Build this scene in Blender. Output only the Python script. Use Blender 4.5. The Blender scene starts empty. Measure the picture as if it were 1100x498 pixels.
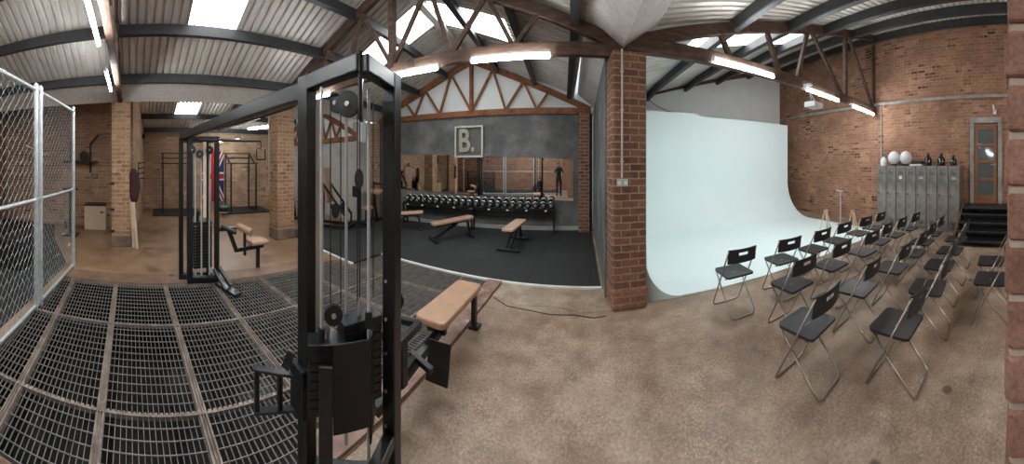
import bpy, math, random
from mathutils import Vector, Matrix
random.seed(7)
SC = bpy.context.scene
COL = SC.collection
PI = math.pi
SK = 0.11                       # the roof trusses run along (1, SK)
AR = math.atan(SK)

# ------------------------------------------------------------------ colour and materials
def lin(c):
    return tuple(((v/255)/12.92 if v/255 <= .04045 else ((v/255+.055)/1.055)**2.4) for v in c) + (1,)

class NT:
    def __init__(s, name):
        s.m = bpy.data.materials.new(name); s.m.use_nodes = True
        s.t = s.m.node_tree; s.n = s.t.nodes; s.l = s.t.links
        s.b = s.n['Principled BSDF']
    def node(s, t, **kw):
        n = s.n.new(t)
        for k, v in kw.items(): setattr(n, k, v)
        return n
    def link(s, a, b): s.l.new(a, b)
    def noise(s, vec, scale, detail=4, rough=.55, w=None):
        n = s.node('ShaderNodeTexNoise'); n.inputs['Scale'].default_value = scale
        n.inputs['Detail'].default_value = detail; n.inputs['Roughness'].default_value = rough
        if vec: s.link(vec, n.inputs['Vector'])
        return n.outputs['Fac']
    def ramp(s, fac, stops):
        r = s.node('ShaderNodeValToRGB'); e = r.color_ramp.elements
        while len(e) < len(stops): e.new(.5)
        for i, (p, c) in enumerate(stops):
            e[i].position = p; e[i].color = c if len(c) == 4 else tuple(c)+(1,)
        s.link(fac, r.inputs['Fac']); return r.outputs['Color']
    def mix(s, fac, a, b, mode='MIX'):
        m = s.node('ShaderNodeMix', data_type='RGBA', blend_type=mode)
        for sock, v in ((0, fac), (6, a), (7, b)):
            if hasattr(v, 'is_output') or hasattr(v, 'links'): s.link(v, m.inputs[sock])
            else: m.inputs[sock].default_value = v
        return m.outputs[2]
    def bump(s, h, strength=.3, dist=.01):
        b = s.node('ShaderNodeBump'); b.inputs['Strength'].default_value = strength
        b.inputs['Distance'].default_value = dist
        s.link(h, b.inputs['Height']); s.link(b.outputs['Normal'], s.b.inputs['Normal'])
    def uv(s): return s.node('ShaderNodeUVMap').outputs['UV']
    def obj(s): return s.node('ShaderNodeTexCoord').outputs['Object']
    def setc(s, c):
        if hasattr(c, 'links'): s.link(c, s.b.inputs['Base Color'])
        else: s.b.inputs['Base Color'].default_value = c
    def pr(s, rough=.5, metal=0, spec=None):
        if hasattr(rough, 'links'): s.link(rough, s.b.inputs['Roughness'])
        else: s.b.inputs['Roughness'].default_value = rough
        s.b.inputs['Metallic'].default_value = metal
        if spec is not None: s.b.inputs['Specular IOR Level'].default_value = spec

def plain(name, c, rough=.5, metal=0, var=.12, scale=6, spec=None, bump=0):
    t = NT(name); v = t.obj(); n = t.noise(v, scale, 5)
    a = lin(c); lo = tuple(x*(1-var) for x in a[:3])+(1,); hi = tuple(min(1, x*(1+var)) for x in a[:3])+(1,)
    t.setc(t.ramp(n, [(.3, lo), (.7, hi)])); t.pr(rough, metal, spec)
    if bump: t.bump(t.noise(v, scale*12, 3), bump, .003)
    return t.m

def emit(name, c, strength):
    m = bpy.data.materials.new(name); m.use_nodes = True
    n = m.node_tree.nodes; n.clear()
    e = n.new('ShaderNodeEmission'); o = n.new('ShaderNodeOutputMaterial')
    e.inputs['Color'].default_value = lin(c); e.inputs['Strength'].default_value = strength
    m.node_tree.links.new(e.outputs[0], o.inputs[0]); return m

def brick(name, c1, c2, dark, mortar, w=.235, h=.086, darkness=.5, msize=.011, blotch=.35, pale=None):
    t = NT(name); uv = t.uv()
    wob = t.node('ShaderNodeTexNoise'); wob.inputs['Scale'].default_value = 9; t.link(uv, wob.inputs['Vector'])
    sub = t.node('ShaderNodeVectorMath', operation='SUBTRACT'); sub.inputs[1].default_value = (.5, .5, .5)
    t.link(wob.outputs['Color'], sub.inputs[0])
    sc = t.node('ShaderNodeVectorMath', operation='SCALE'); sc.inputs['Scale'].default_value = .012
    t.link(sub.outputs[0], sc.inputs[0])
    add = t.node('ShaderNodeVectorMath', operation='ADD'); t.link(uv, add.inputs[0]); t.link(sc.outputs[0], add.inputs[1])
    b = t.node('ShaderNodeTexBrick'); b.offset = .5
    b.inputs['Scale'].default_value = 1; b.inputs['Brick Width'].default_value = w; b.inputs['Row Height'].default_value = h
    b.inputs['Mortar Size'].default_value = msize; b.inputs['Mortar Smooth'].default_value = .3
    b.inputs['Color1'].default_value = lin(c1); b.inputs['Color2'].default_value = lin(c2)
    b.inputs['Mortar'].default_value = lin(mortar)
    t.link(add.outputs[0], b.inputs['Vector'])
    n1 = t.noise(uv, 1.1, 6, .65); n2 = t.noise(uv, 22, 4, .6)
    # single dark burnt bricks: cells the size of a brick
    mp = t.node('ShaderNodeMapping'); mp.inputs['Scale'].default_value = (1/w, 1/h, 1); t.link(uv, mp.inputs['Vector'])
    wn = t.node('ShaderNodeTexWhiteNoise', noise_dimensions='2D')
    fl = t.node('ShaderNodeVectorMath', operation='FLOOR'); t.link(mp.outputs[0], fl.inputs[0]); t.link(fl.outputs[0], wn.inputs['Vector'])
    patch = t.ramp(n1, [(.48, (0, 0, 0)), (.62, (1, 1, 1))])
    few = t.ramp(wn.outputs['Value'], [(.55, (0, 0, 0)), (.9, (1, 1, 1))])
    mul = t.mix(1.0, patch, few, 'MULTIPLY')
    inv = t.node('ShaderNodeMath', operation='SUBTRACT'); inv.inputs[0].default_value = 1; t.link(b.outputs['Fac'], inv.inputs[1])
    mul = t.mix(1.0, mul, inv.outputs[0], 'MULTIPLY')
    sc2 = t.node('ShaderNodeMath', operation='MULTIPLY'); sc2.inputs[1].default_value = darkness; t.link(mul, sc2.inputs[0])
    c = t.mix(sc2.outputs[0], b.outputs['Color'], lin(dark))
    g = t.ramp(n1, [(.25, (1-blotch,)*3), (.75, (1+blotch,)*3)])
    c = t.mix(1.0, c, g, 'MULTIPLY')
    g2 = t.ramp(n2, [(.3, (.78,)*3), (.7, (1.2,)*3)])
    c = t.mix(1.0, c, g2, 'MULTIPLY')
    if pale:
        c = t.mix(t.ramp(t.noise(uv, 1.7, 5, .7), [(.56, (0, 0, 0)), (.72, (.65, .65, .65))]), c, lin(pale))
    t.setc(c); t.pr(.88, spec=.25)
    h_ = t.node('ShaderNodeMath', operation='MULTIPLY_ADD'); h_.inputs[1].default_value = -1
    t.link(b.outputs['Fac'], h_.inputs[0]); nn = t.node('ShaderNodeMath', operation='MULTIPLY'); nn.inputs[1].default_value = .5
    t.link(n2, nn.inputs[0]); t.link(nn.outputs[0], h_.inputs[2])
    t.bump(h_.outputs[0], .8, .008)
    return t.m

M = {}
M['brick_red'] = brick('brick_red', (150, 106, 84), (172, 126, 102), (58, 43, 38), (162, 134, 114), darkness=1, pale=(202, 164, 134), blotch=.45)
M['brick_pillar'] = brick('brick_pillar', (114, 80, 64), (142, 102, 82), (62, 48, 44), (158, 140, 122), darkness=.9, blotch=.25, msize=.009)
M['brick_left'] = brick('brick_left', (164, 130, 104), (190, 154, 124), (72, 56, 48), (182, 160, 138), darkness=.9, pale=(200, 168, 138), blotch=.45)
M['brick_tan'] = brick('brick_tan', (158, 120, 92), (190, 150, 118), (92, 68, 54), (184, 162, 138), darkness=.9, blotch=.3)
M['brick_dark'] = brick('brick_dark', (130, 90, 70), (158, 112, 88), (66, 50, 44), (148, 126, 108), darkness=.7)

def concrete(name, base, dark, warm, rough=.5, speck=.5):
    t = NT(name); v = t.obj()
    big = t.noise(v, .7, 7, .6); mid = t.noise(v, 3.2, 7, .65); fine = t.noise(v, 42, 3, .7)
    c = t.ramp(big, [(.3, lin(dark)), (.5, lin(base)), (.72, lin(warm))])
    c = t.mix(1.0, c, t.ramp(mid, [(.3, (.60, .55, .50)), (.68, (1.24, 1.25, 1.26))]), 'MULTIPLY')
    vo = t.node('ShaderNodeTexVoronoi'); vo.inputs['Scale'].default_value = 55; t.link(v, vo.inputs['Vector'])
    sp = t.ramp(vo.outputs['Distance'], [(.14, (1.9, 1.78, 1.6)), (.24, (1, 1, 1)), (.7, (.74, .72, .7))])
    area = t.ramp(t.noise(v, 1.9, 5, .6), [(.45, (0, 0, 0)), (.62, (speck,)*3)])
    c = t.mix(area, c, t.mix(1.0, c, sp, 'MULTIPLY'))
    c = t.mix(1.0, c, t.ramp(fine, [(.3, (.66,)*3), (.7, (1.3,)*3)]), 'MULTIPLY')
    # small black oil spots
    v2 = t.node('ShaderNodeTexVoronoi'); v2.inputs['Scale'].default_value = 1.3; t.link(v, v2.inputs['Vector'])
    spot = t.ramp(v2.outputs['Distance'], [(.05, (.35, .34, .33)), (.075, (1, 1, 1))])
    c = t.mix(1.0, c, spot, 'MULTIPLY')
    t.setc(c)
    r = t.ramp(mid, [(.3, (rough-.14,)*3), (.7, (rough+.16,)*3)]); t.pr(r, spec=.45)
    t.bump(fine, .12, .004); return t.m
M['floor'] = concrete('worn_concrete', (158, 137, 119), (124, 98, 78), (172, 156, 142), .5, .9)
M['floor_left'] = concrete('brown_concrete', (148, 118, 92), (116, 88, 66), (160, 134, 108), .42)
M['patch'] = concrete('patched_concrete', (164, 148, 130), (140, 116, 92), (184, 172, 158), .6)
M['kerb'] = concrete('reddish_kerb', (128, 102, 86), (104, 80, 66), (148, 122, 104), .6)

t = NT('rubber_tiles'); v = t.obj()
b = t.node('ShaderNodeTexBrick'); b.offset = 0
for k, val in (('Scale', 1), ('Brick Width', 1.0), ('Row Height', 1.0), ('Mortar Size', .009), ('Mortar Smooth', .1)): b.inputs[k].default_value = val
b.inputs['Color1'].default_value = lin((34, 35, 36)); b.inputs['Color2'].default_value = lin((42, 43, 43)); b.inputs['Mortar'].default_value = lin((14, 14, 14))
t.link(v, b.inputs['Vector'])
c = t.mix(1.0, b.outputs['Color'], t.ramp(t.noise(v, 90, 2, .6), [(.4, (.75,)*3), (.66, (1.5,)*3)]), 'MULTIPLY')
c = t.mix(1.0, c, t.ramp(t.noise(v, 2.2, 5), [(.3, (.85,)*3), (.7, (1.25,)*3)]), 'MULTIPLY')
t.setc(c); t.pr(.72); M['rubber'] = t.m

def plaster(name, base, dark, lightc, scale=1.2):
    t = NT(name); v = t.obj()
    c = t.ramp(t.noise(v, scale, 8, .62), [(.28, lin(dark)), (.5, lin(base)), (.75, lin(lightc))])
    c = t.mix(1.0, c, t.ramp(t.noise(v, 14, 5, .6), [(.3, (.88,)*3), (.7, (1.12,)*3)]), 'MULTIPLY')
    t.setc(c); t.pr(.78); t.bump(t.noise(v, 30, 4), .1, .004); return t.m
M['grey_plaster'] = plaster('grey_plaster', (104, 104, 103), (74, 76, 77), (138, 136, 132), 1.7)
M['grey_light'] = plaster('light_grey_plaster', (176, 173, 167), (150, 148, 143), (194, 190, 183))
M['cream_board'] = plaster('cream_board', (224, 219, 214), (204, 197, 190), (232, 228, 224), .9)
M['white_wall'] = plain('white_paint', (234, 238, 237), .7, var=.04, scale=2)
M['white_sweep'] = plain('white_sweep_paint', (224, 239, 240), .62, var=.015, scale=1.2)

t = NT('corrugated_metal'); v = t.obj()
c = t.ramp(t.noise(v, .9, 7, .65), [(.3, lin((192, 184, 176))), (.52, lin((222, 217, 211))), (.75, lin((234, 231, 227)))])
mp = t.node('ShaderNodeMapping'); mp.inputs['Scale'].default_value = (.5, 3, .5); t.link(v, mp.inputs['Vector'])
c = t.mix(1.0, c, t.ramp(t.noise(mp.outputs[0], 1.5, 5, .6), [(.3, (.84, .82, .8)), (.68, (1.08,)*3)]), 'MULTIPLY')
t.setc(c); t.pr(.55, .15); M['corrugated'] = t.m

t = NT('brown_timber'); v = t.obj()
mp = t.node('ShaderNodeMapping'); mp.inputs['Scale'].default_value = (1.2, 6, 6); t.link(v, mp.inputs['Vector'])
c = t.ramp(t.noise(mp.outputs[0], 3, 7, .65), [(.3, lin((54, 39, 31))), (.5, lin((84, 62, 49))), (.72, lin((114, 89, 72)))])
c = t.mix(1.0, c, t.ramp(t.noise(v, 7, 4), [(.3, (.8,)*3), (.7, (1.18,)*3)]), 'MULTIPLY')
t.setc(c); t.pr(.7); t.bump(t.noise(mp.outputs[0], 10, 4), .25, .006); M['timber'] = t.m
t = NT('orange_timber'); v = t.obj()
c = t.ramp(t.noise(v, 4, 7, .65), [(.3, lin((92, 54, 30))), (.5, lin((134, 84, 50))), (.72, lin((156, 104, 66)))])
t.setc(c); t.pr(.7); M['timber_orange'] = t.m

M['steel_dark'] = plain('dark_painted_steel', (62, 62, 64), .5, .3, .25, 5)
M['machine'] = plain('black_machine_paint', (24, 24, 25), .36, .1, .3, 8, spec=.6)
M['machine_hi'] = plain('worn_black_steel', (52, 54, 57), .3, .6, .25, 14)
M['black'] = plain('black_plastic', (26, 27, 28), .5, 0, .15, 10)
M['chair_black'] = plain('black_chair_plastic', (38, 40, 43), .42, 0, .1, 9, bump=.15)
M['rod'] = plain('polished_guide_rod', (200, 203, 205), .3, .35, .04, 20)
M['chrome'] = plain('brushed_chrome', (208, 208, 206), .28, .75, .06, 20)
M['chair_tube'] = plain('chair_steel_tube', (168, 160, 150), .28, .9, .08, 12)
M['galv'] = plain('galvanised_steel', (196, 202, 203), .42, .55, .14, 16)
M['wire'] = plain('galvanised_wire', (184, 190, 190), .45, .5, .1, 20)
M['tan'] = plain('tan_leather', (172, 136, 110), .5, 0, .12, 7, bump=.2)
M['tan_light'] = plain('pale_tan_leather', (196, 160, 136), .5, 0, .1, 7, bump=.2)
M['grate'] = plain('grating_steel', (138, 134, 129), .5, .25, .25, 9)
M['pit'] = plain('pit_black', (14, 15, 17), .22, 0, .3, 2, spec=.6)
M['wood'] = plain('pale_plywood', (206, 184, 156), .6, 0, .08, 3)
M['rack_grey'] = plain('grey_steel_strip', (186, 186, 180), .5, .3, .1, 8)
M['white_edge'] = plain('white_edging', (225, 228, 226), .5, 0, .08, 7)
M['white_plastic'] = plain('white_plastic', (222, 224, 224), .4, 0, .03, 6)
M['stone'] = plaster('grey_stone', (152, 147, 141), (124, 119, 113), (176, 171, 165), 3)
M['stone_base'] = plaster('weathered_pillar_foot', (118, 102, 86), (88, 74, 62), (142, 126, 108), 3)
M['door_wood'] = plain('brown_varnished_wood', (132, 88, 56), .42, 0, .22, 8)
M['jacket'] = plain('maroon_cloth', (64, 34, 34), .9, 0, .2, 12)
M['red'] = plain('flag_red', (168, 38, 40), .85, 0, .05); M['blue'] = plain('flag_blue', (36, 44, 92), .85, 0, .05); M['fwhite'] = plain('flag_white', (214, 208, 204), .85, 0, .04)
M['skin'] = plain('skin', (190, 146, 122), .55, 0, .04)
M['cloth_dark'] = plain('dark_clothing', (32, 33, 38), .9, 0, .15, 14); M['hair'] = plain('dark_hair', (40, 28, 22), .7, 0, .3, 40)
M['green'] = plain('green_print', (88, 128, 104), .6); M['pale_plank'] = plain('pale_plank', (204, 186, 160), .6, 0, .14, 5)
M['glass_bottle'] = plain('dark_glass_bottle', (22, 24, 24), .12, 0, .1, 5, spec=.8)

t = NT('timber_edge'); v = t.obj()
c = t.ramp(t.noise(v, 5, 8, .7), [(.35, lin((108, 82, 70))), (.5, lin((138, 110, 96))), (.62, lin((154, 128, 114))), (.68, lin((204, 194, 182)))])
t.setc(c); t.pr(.6); M['edge_board'] = t.m

t = NT('locker_steel'); v = t.obj()
c = t.ramp(t.noise(v, 2.2, 8, .68), [(.3, lin((98, 93, 88))), (.5, lin((134, 128, 122))), (.72, lin((164, 158, 151)))])
c = t.mix(1.0, c, t.ramp(t.noise(v, 20, 5, .7), [(.35, (.8, .78, .76)), (.6, (1.08,)*3)]), 'MULTIPLY')
t.setc(c); t.pr(.4, .35); M['locker'] = t.m

t = NT('rusty_steel'); v = t.obj()
c = t.ramp(t.noise(v, 8, 8, .7), [(.3, lin((96, 84, 76))), (.5, lin((134, 120, 110))), (.7, lin((176, 163, 152)))])
t.setc(c); t.pr(.65, .3); M['rust'] = t.m

t = NT('mirror_glass'); t.setc((.82, .83, .82, 1)); t.pr(.015, 1); M['mirror'] = t.m
t = NT('door_glass'); t.setc(lin((86, 92, 92))); t.pr(.06, 0, .9); M['dglass'] = t.m
t = NT('picture_glass'); t.setc((1, 1, 1, 1)); t.pr(.03); t.b.inputs['Transmission Weight'].default_value = 1; t.b.inputs['IOR'].default_value = 1.3; M['pglass'] = t.m
M['tube'] = emit('fluorescent_tube', (240, 246, 248), 42)
M['tube_dim'] = emit('fluorescent_tube_far', (236, 246, 250), 60)
M['sky'] = emit('daylit_roof_sheet', (248, 250, 250), 3.2)
M['sign_grey'] = plain('sign_letter', (158, 152, 140), .5, .1, .15, 9)
M['sign_back'] = plain('sign_backing', (92, 90, 86), .6, 0, .2, 4)

# ------------------------------------------------------------------ mesh builder
class MB:
    def __init__(s): s.v = []; s.f = []; s.mi = []; s.cur = 0
    def add(s, vs, fs):
        o = len(s.v); s.v += [tuple(v) for v in vs]; s.f += [tuple(i+o for i in f) for f in fs]; s.mi += [s.cur]*len(fs); return s
    def mat(s, i): s.cur = i; return s
    def box(s, c, d, rz=0, rx=0, ry=0):
        R = Matrix.Rotation(rz, 3, 'Z') @ Matrix.Rotation(ry, 3, 'Y') @ Matrix.Rotation(rx, 3, 'X'); c = Vector(c)
        vs = [c + R @ Vector((x*d[0]/2, y*d[1]/2, z*d[2]/2)) for x in (-1, 1) for y in (-1, 1) for z in (-1, 1)]
        return s.add(vs, [(0, 1, 3, 2), (4, 6, 7, 5), (0, 4, 5, 1), (2, 3, 7, 6), (0, 2, 6, 4), (1, 5, 7, 3)])
    def bar(s, a, b, w, h, up=(0, 0, 1)):
        a, b = Vector(a), Vector(b); d = (b-a).normalized(); up = Vector(up)
        if abs(d.dot(up)) > .99: up = Vector((0, 1, 0)) if abs(d.y) < .9 else Vector((1, 0, 0))
        r = d.cross(up).normalized(); u = r.cross(d).normalized()
        vs = [p + r*(i*w/2) + u*(j*h/2) for p in (a, b) for i, j in ((-1, -1), (1, -1), (1, 1), (-1, 1))]
        return s.add(vs, [(3, 2, 1, 0), (4, 5, 6, 7), (0, 1, 5, 4), (1, 2, 6, 5), (2, 3, 7, 6), (3, 0, 4, 7)])
    def tube(s, pts, r, n=8, closed=False, cap=True):
        pts = [Vector(p) for p in pts]; k = len(pts); rings = []; prev = None
        for i, p in enumerate(pts):
            a = pts[(i-1) % k] if (i or closed) else p; b = pts[(i+1) % k] if (i < k-1 or closed) else p
            d = (b-a).normalized()
            if prev is None:
                prev = d.cross(Vector((0, 0, 1))); prev = prev if prev.length > .1 else d.cross(Vector((0, 1, 0)))
            u = (prev - d*prev.dot(d)).normalized(); w = d.cross(u); prev = u
            rr = r[i] if isinstance(r, (list, tuple)) else r
            rings.append([p + (u*math.cos(2*PI*j/n) + w*math.sin(2*PI*j/n))*rr for j in range(n)])
        vs = [v for q in rings for v in q]; fs = []
        for i in range(k if closed else k-1):
            i2 = (i+1) % k
            for j in range(n): fs.append((i*n+j, i*n+(j+1) % n, i2*n+(j+1) % n, i2*n+j))
        if cap and not closed: fs += [tuple(range(n))[::-1], tuple((k-1)*n+j for j in range(n))]
        return s.add(vs, fs)
    def lathe(s, prof, c=(0, 0, 0), n=20, axis='Z', rz=0):
        vs = []; k = len(prof)
        for (r, h) in prof:
            for j in range(n):
                a = 2*PI*j/n; p = Vector((r*math.cos(a), r*math.sin(a), h))
                if axis == 'X': p = Vector((p.z, p.x, p.y))
                if axis == 'Y': p = Vector((p.x, p.z, p.y))
                vs.append(Vector(c) + Matrix.Rotation(rz, 3, 'Z') @ p)
        fs = [(i*n+j, i*n+(j+1) % n, (i+1)*n+(j+1) % n, (i+1)*n+j) for i in range(k-1) for j in range(n)]
        fs += [tuple(range(n))[::-1], tuple((k-1)*n+j for j in range(n))]
        return s.add(vs, fs)
    def ext(s, poly, a, b, fr):
        """polygon poly (u, v) swept from a to b along the third axis; fr(u, v, t) -> point"""
        n = len(poly); vs = [fr(u, v, a) for u, v in poly] + [fr(u, v, b) for u, v in poly]
        return s.add(vs, [tuple(range(n))[::-1], tuple(range(n, 2*n))] + [(i, (i+1) % n, n+(i+1) % n, n+i) for i in range(n)])
    def build(s, name, mats, parent=None, smooth=False, bevel=0, uv=False, loc=None, seg=2, sub=0):
        me = bpy.data.meshes.new(name); me.from_pydata([tuple(v) for v in s.v], [], s.f); me.update()
        if not isinstance(mats, (list, tuple)): mats = [mats]
        for m in mats: me.materials.append(M[m])
        for p, i in zip(me.polygons, s.mi): p.material_index = i
        if smooth:
            for p in me.polygons: p.use_smooth = True
            if smooth is not True: me.set_sharp_from_angle(angle=smooth)
        if uv:
            L = me.uv_layers.new(name='UVMap')
            for p in me.polygons:
                n = p.normal
                if abs(n.z) > .7: tx, ty = Vector((1, 0, 0)), Vector((0, 1, 0))
                else:
                    tx = Vector((-n.y, n.x, 0)).normalized(); ty = Vector((0, 0, 1))
                    if tx.x + tx.y < 0: tx = -tx
                for li in p.loop_indices:
                    co = me.vertices[me.loops[li].vertex_index].co; L.data[li].uv = (co.dot(tx), co.dot(ty))
        o = bpy.data.objects.new(name, me); COL.objects.link(o)
        if parent: o.parent = parent
        if loc: o.location = loc
        if bevel:
            b = o.modifiers.new('bevel', 'BEVEL'); b.width = bevel; b.segments = seg; b.limit_method = 'ANGLE'; b.angle_limit = .6
        if sub:
            q = o.modifiers.new('sub', 'SUBSURF'); q.levels = sub; q.render_levels = sub
        return o

def tag(o, label=None, cat=None, group=None, kind=None):
    if label: o['label'] = label
    if cat: o['category'] = cat
    if group: o['group'] = group
    if kind: o['kind'] = kind
    return o
def thing(name, loc, label, cat, group=None, rz=0):
    o = bpy.data.objects.new(name, None); COL.objects.link(o); o.location = loc; o.rotation_euler.z = rz
    o.empty_display_size = .1
    return tag(o, label, cat, group)
def struct(mb, name, mats, label=None, **kw):
    o = mb.build(name, mats, **kw); o['kind'] = 'structure'; o['label'] = label or name.replace('_', ' '); return o
def kids(o): return [c for c in COL.objects if c.parent == o]
def copy_tree(o, parent=None):
    c = o.copy(); COL.objects.link(c); c.parent = parent
    for ch in kids(o): copy_tree(ch, c)
    return c
def W(x, w, z): return Vector((x, w + SK*x, z))     # a point by its distance along the skewed bays
def lerp(a, b, t): return a + (b-a)*t
def table(ws, vs):
    def f(w):
        if w <= ws[0]: return vs[0]
        for i in range(len(ws)-1):
            if w <= ws[i+1]: return lerp(vs[i], vs[i+1], (w-ws[i])/(ws[i+1]-ws[i]))
        return vs[-1]
    return f
WS = [-4.3, -.24, 3.72, 7.85]
LV = table(WS, [-6.4, -6.4, -6.43, -6.93]); RV = table(WS, [.85, .66, .45, .05])
def RX(w): return (LV(w)+RV(w))/2
ZR = 4.6; LCZ, LEZ, RCZ, REZ = 3.04, 3.38, 3.16, 3.50
XL, XR, YF = -11.6, 7.8, 9.4

# ------------------------------------------------------------------ floor and pit
PX0, PX1, PY0, PY1 = -4.33, -1.49, -1.62, 4.15
m = MB()
def slab(x0, x1, y0, y1, z=0, th=.05): m.box(((x0+x1)/2, (y0+y1)/2, z-th/2), (x1-x0, y1-y0, th))
slab(PX1, XR+.3, -6, YF+.3)
struct(m, 'floor', 'floor', 'worn brown concrete floor under the folding chairs')
m = MB(); slab(XL-.3, PX0, -6, YF+.3)
struct(m, 'floor_left', 'floor_left', 'brown polished concrete floor below the racks')
m = MB(); slab(PX0, PX1, -6, PY0); slab(PX0, PX1, PY1, YF+.3)
struct(m, 'floor_back', 'floor', 'concrete floor beside the grating pit')
m = MB(); m.box(((PX0+PX1)/2, (PY0+PY1)/2, -.62), (PX1-PX0+.1, PY1-PY0+.1, .05))
for x in (PX0-.02, PX1+.02): m.box((x, (PY0+PY1)/2, -.33), (.04, PY1-PY0, .55))
for y in (PY0-.02, PY1+.02): m.box(((PX0+PX1)/2, y, -.33), (PX1-PX0, .04, .55))
struct(m, 'floor_pit', 'pit', 'black pit under the steel grating')
m = MB(); m.box((-4.52, .85, .004), (.36, 4.9, .012)); struct(m, 'trim_1', 'kerb', 'reddish concrete kerb along the grating', uv=True)
m = MB(); m.box((-1.505, 2.55, .016), (.23, 3.2, .03)); struct(m, 'trim_2', 'edge_board', 'worn reddish timber board along the grating')
m = MB(); m.box((-1.43, 1.27, .002), (.1, 5.75, .008)); struct(m, 'trim_3', 'kerb', 'thin joint strip beside the timber board')

# grating panels
rw = [-1.6, -.94, -.23, .55, 1.33, 2.11, 2.89, 3.72, 4.62]
xb = [-4.31, -3.23, -2.07, -1.51]
bandn = ['nearest the racks', 'in the middle row', 'beside the timber board']
for bi in range(3):
    for ri in range(8):
        x0, x1 = xb[bi]+.008, xb[bi+1]-.008; w0, w1 = rw[ri]+.035, rw[ri+1]-.035
        m = MB(); n = int((w1-w0)/.041)
        def yc(y): return min(max(y, PY0+.02), PY1-.02)
        def wp(x, w, z):
            p = W(x, w, z); p.y = yc(p.y); return p
        for i in range(n+1):
            w = lerp(w0, w1, i/n)
            a, b = wp(x0, w, -.016), wp(x1, w, -.016)
            if b.y-a.y < .0 or (a.y <= PY0+.021 and b.y <= PY0+.021) or (a.y >= PY1-.021 and b.y >= PY1-.021): continue
            m.bar(a, b, .0032, .016)
        k = max(2, round((x1-x0)/.098))
        for i in range(k+1):
            x = lerp(x0, x1, i/k); m.bar(wp(x, w0, -.006), wp(x, w1, -.006), .0045, .007)
        for x in (x0, x1): m.bar(wp(x, w0, -.016), wp(x, w1, -.016), .006, .03)
        o = m.build('floor_grate', 'grate')
        tag(o, 'steel grating panel %s, %s from the chain-link fence' % (bandn[bi], ['first', 'second', 'third', 'fourth', 'fifth', 'sixth', 'seventh', 'eighth'][ri]), 'floor grate', 'steel grating panels over the pit')
for i, w in enumerate(rw[1:-1]):
    m = MB()
    for d in (-.024, .0, .024): m.bar(W(-4.31, w+d, -.0), W(-1.51, w+d, -.0), .012 if d else .007, .012)
    m.bar(W(-4.31, w, -.05), W(-1.51, w, -.05), .05, .07)
    tag(m.build('grate_rail', 'rust'), 'brown steel support rail between grating panels, %s from the fence' % ['first', 'second', 'third', 'fourth', 'fifth', 'sixth', 'seventh'][i], 'rail', 'support rails across the pit')
for x, lab in ((-3.23, 'rusty cross strip of the grating on the far side'), (-2.07, 'rusty cross strip of the grating near the timber board')):
    m = MB(); y = PY0+.03
    m.box((x, (PY0+PY1)/2, -.018), (.02, PY1-PY0-.06, .03))
    while y < PY1-.03: m.box((x, y, 0), (.034, .022, .01)); y += .041
    tag(m.build('cross_strip', 'rust'), lab, 'grating strip')

# ------------------------------------------------------------------ rubber gym floor and white edging
def quadslab(m, pts, z0, z1):
    n = len(pts); m.add([(p[0], p[1], z0) for p in pts]+[(p[0], p[1], z1) for p in pts],
        [tuple(range(n))[::-1], tuple(range(n, 2*n))]+[(i, (i+1) % n, n+(i+1) % n, n+i) for i in range(n)])
m = MB(); quadslab(m, [(-6.95, 3.38), (-3.98, 3.38), (-3.98, 4.2), (.16, 4.2), (.02, 7.8), (-6.95, 7.05)], .0, .02)
struct(m, 'floor_rubber', 'rubber', 'black rubber tile floor under the benches')
m = MB(); m.box((-1.9, 4.17, .012), (4.15, .055, .026)); struct(m, 'trim_4', 'white_edge', 'white edging strip of the rubber floor')
m = MB(); m.box((-4.5, 3.35, .012), (1.1, .045, .026)); struct(m, 'trim_5', 'white_edge', 'short white edging strip of the rubber floor')

m = MB(); quadslab(m, [(-1.36, 4.14), (-1.38, 3.72), (-1.0, 3.56), (-.5, 3.62), (.0, 3.5), (.22, 3.55), (.2, 4.14)], 0, .004)
struct(m, 'trim_7', 'patch', 'lighter patched concrete beside the rubber floor')
m = MB(); pts = [(-1.34, 3.66), (-1.1, 3.5), (-.8, 3.47), (-.5, 3.42), (-.2, 3.44), (.05, 3.38), (.2, 3.42)]
for a, b in zip(pts, pts[1:]): m.bar((a[0], a[1], .001), (b[0], b[1], .001), .018, .004)
struct(m, 'trim_8', 'black', 'dark crack in the concrete beside the rubber floor')
# ------------------------------------------------------------------ walls
m = MB(); m.box((XL-.12, 1, 1.6), (.24, 12.5, 3.4)); struct(m, 'wall_left', 'brick_left', 'far left brick wall with the flag', uv=True)
m = MB(); m.bar((XL, -.82, 1.75), (-8.0, -.92, 1.75), .24, 3.9); struct(m, 'wall_alcove', 'brick_left', 'brick wall behind the left pillar', uv=True)
m = MB(); m.box((-8.32, -3.2, 1.9), (.24, 4.6, 4.0)); struct(m, 'wall_return', 'brick_left', 'brick wall behind the wooden box', uv=True)
m = MB(); m.bar(W(-8.3, -4.42, 2.9), W(XR+.2, -4.42, 2.9), .24, 5.9); struct(m, 'wall_back', 'brick_dark', 'brick wall behind the fence', uv=True)
m = MB(); m.box((XR+.12, 2.4, 2.85), (.24, 15, 5.8)); struct(m, 'wall_right', 'brick_red', 'tall brick wall with the lockers and door', uv=True)
m = MB(); m.box((4, YF+.1, 2.85), (8.2, .2, 5.8)); struct(m, 'wall_far', 'white_wall', 'white wall above the backdrop')
m = MB(); m.bar(W(-6.93, 7.97, 1.51), W(.05, 7.97, 1.51), .24, 3.02); struct(m, 'wall_gym', 'grey_plaster', 'grey plaster wall with the mirror')
m = MB(); m.bar(W(-6.93, 8.0, 3.8), W(.3, 8.0, 3.8), .2, 1.6); struct(m, 'wall_gable', 'white_wall', 'white gable above the grey wall')
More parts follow.
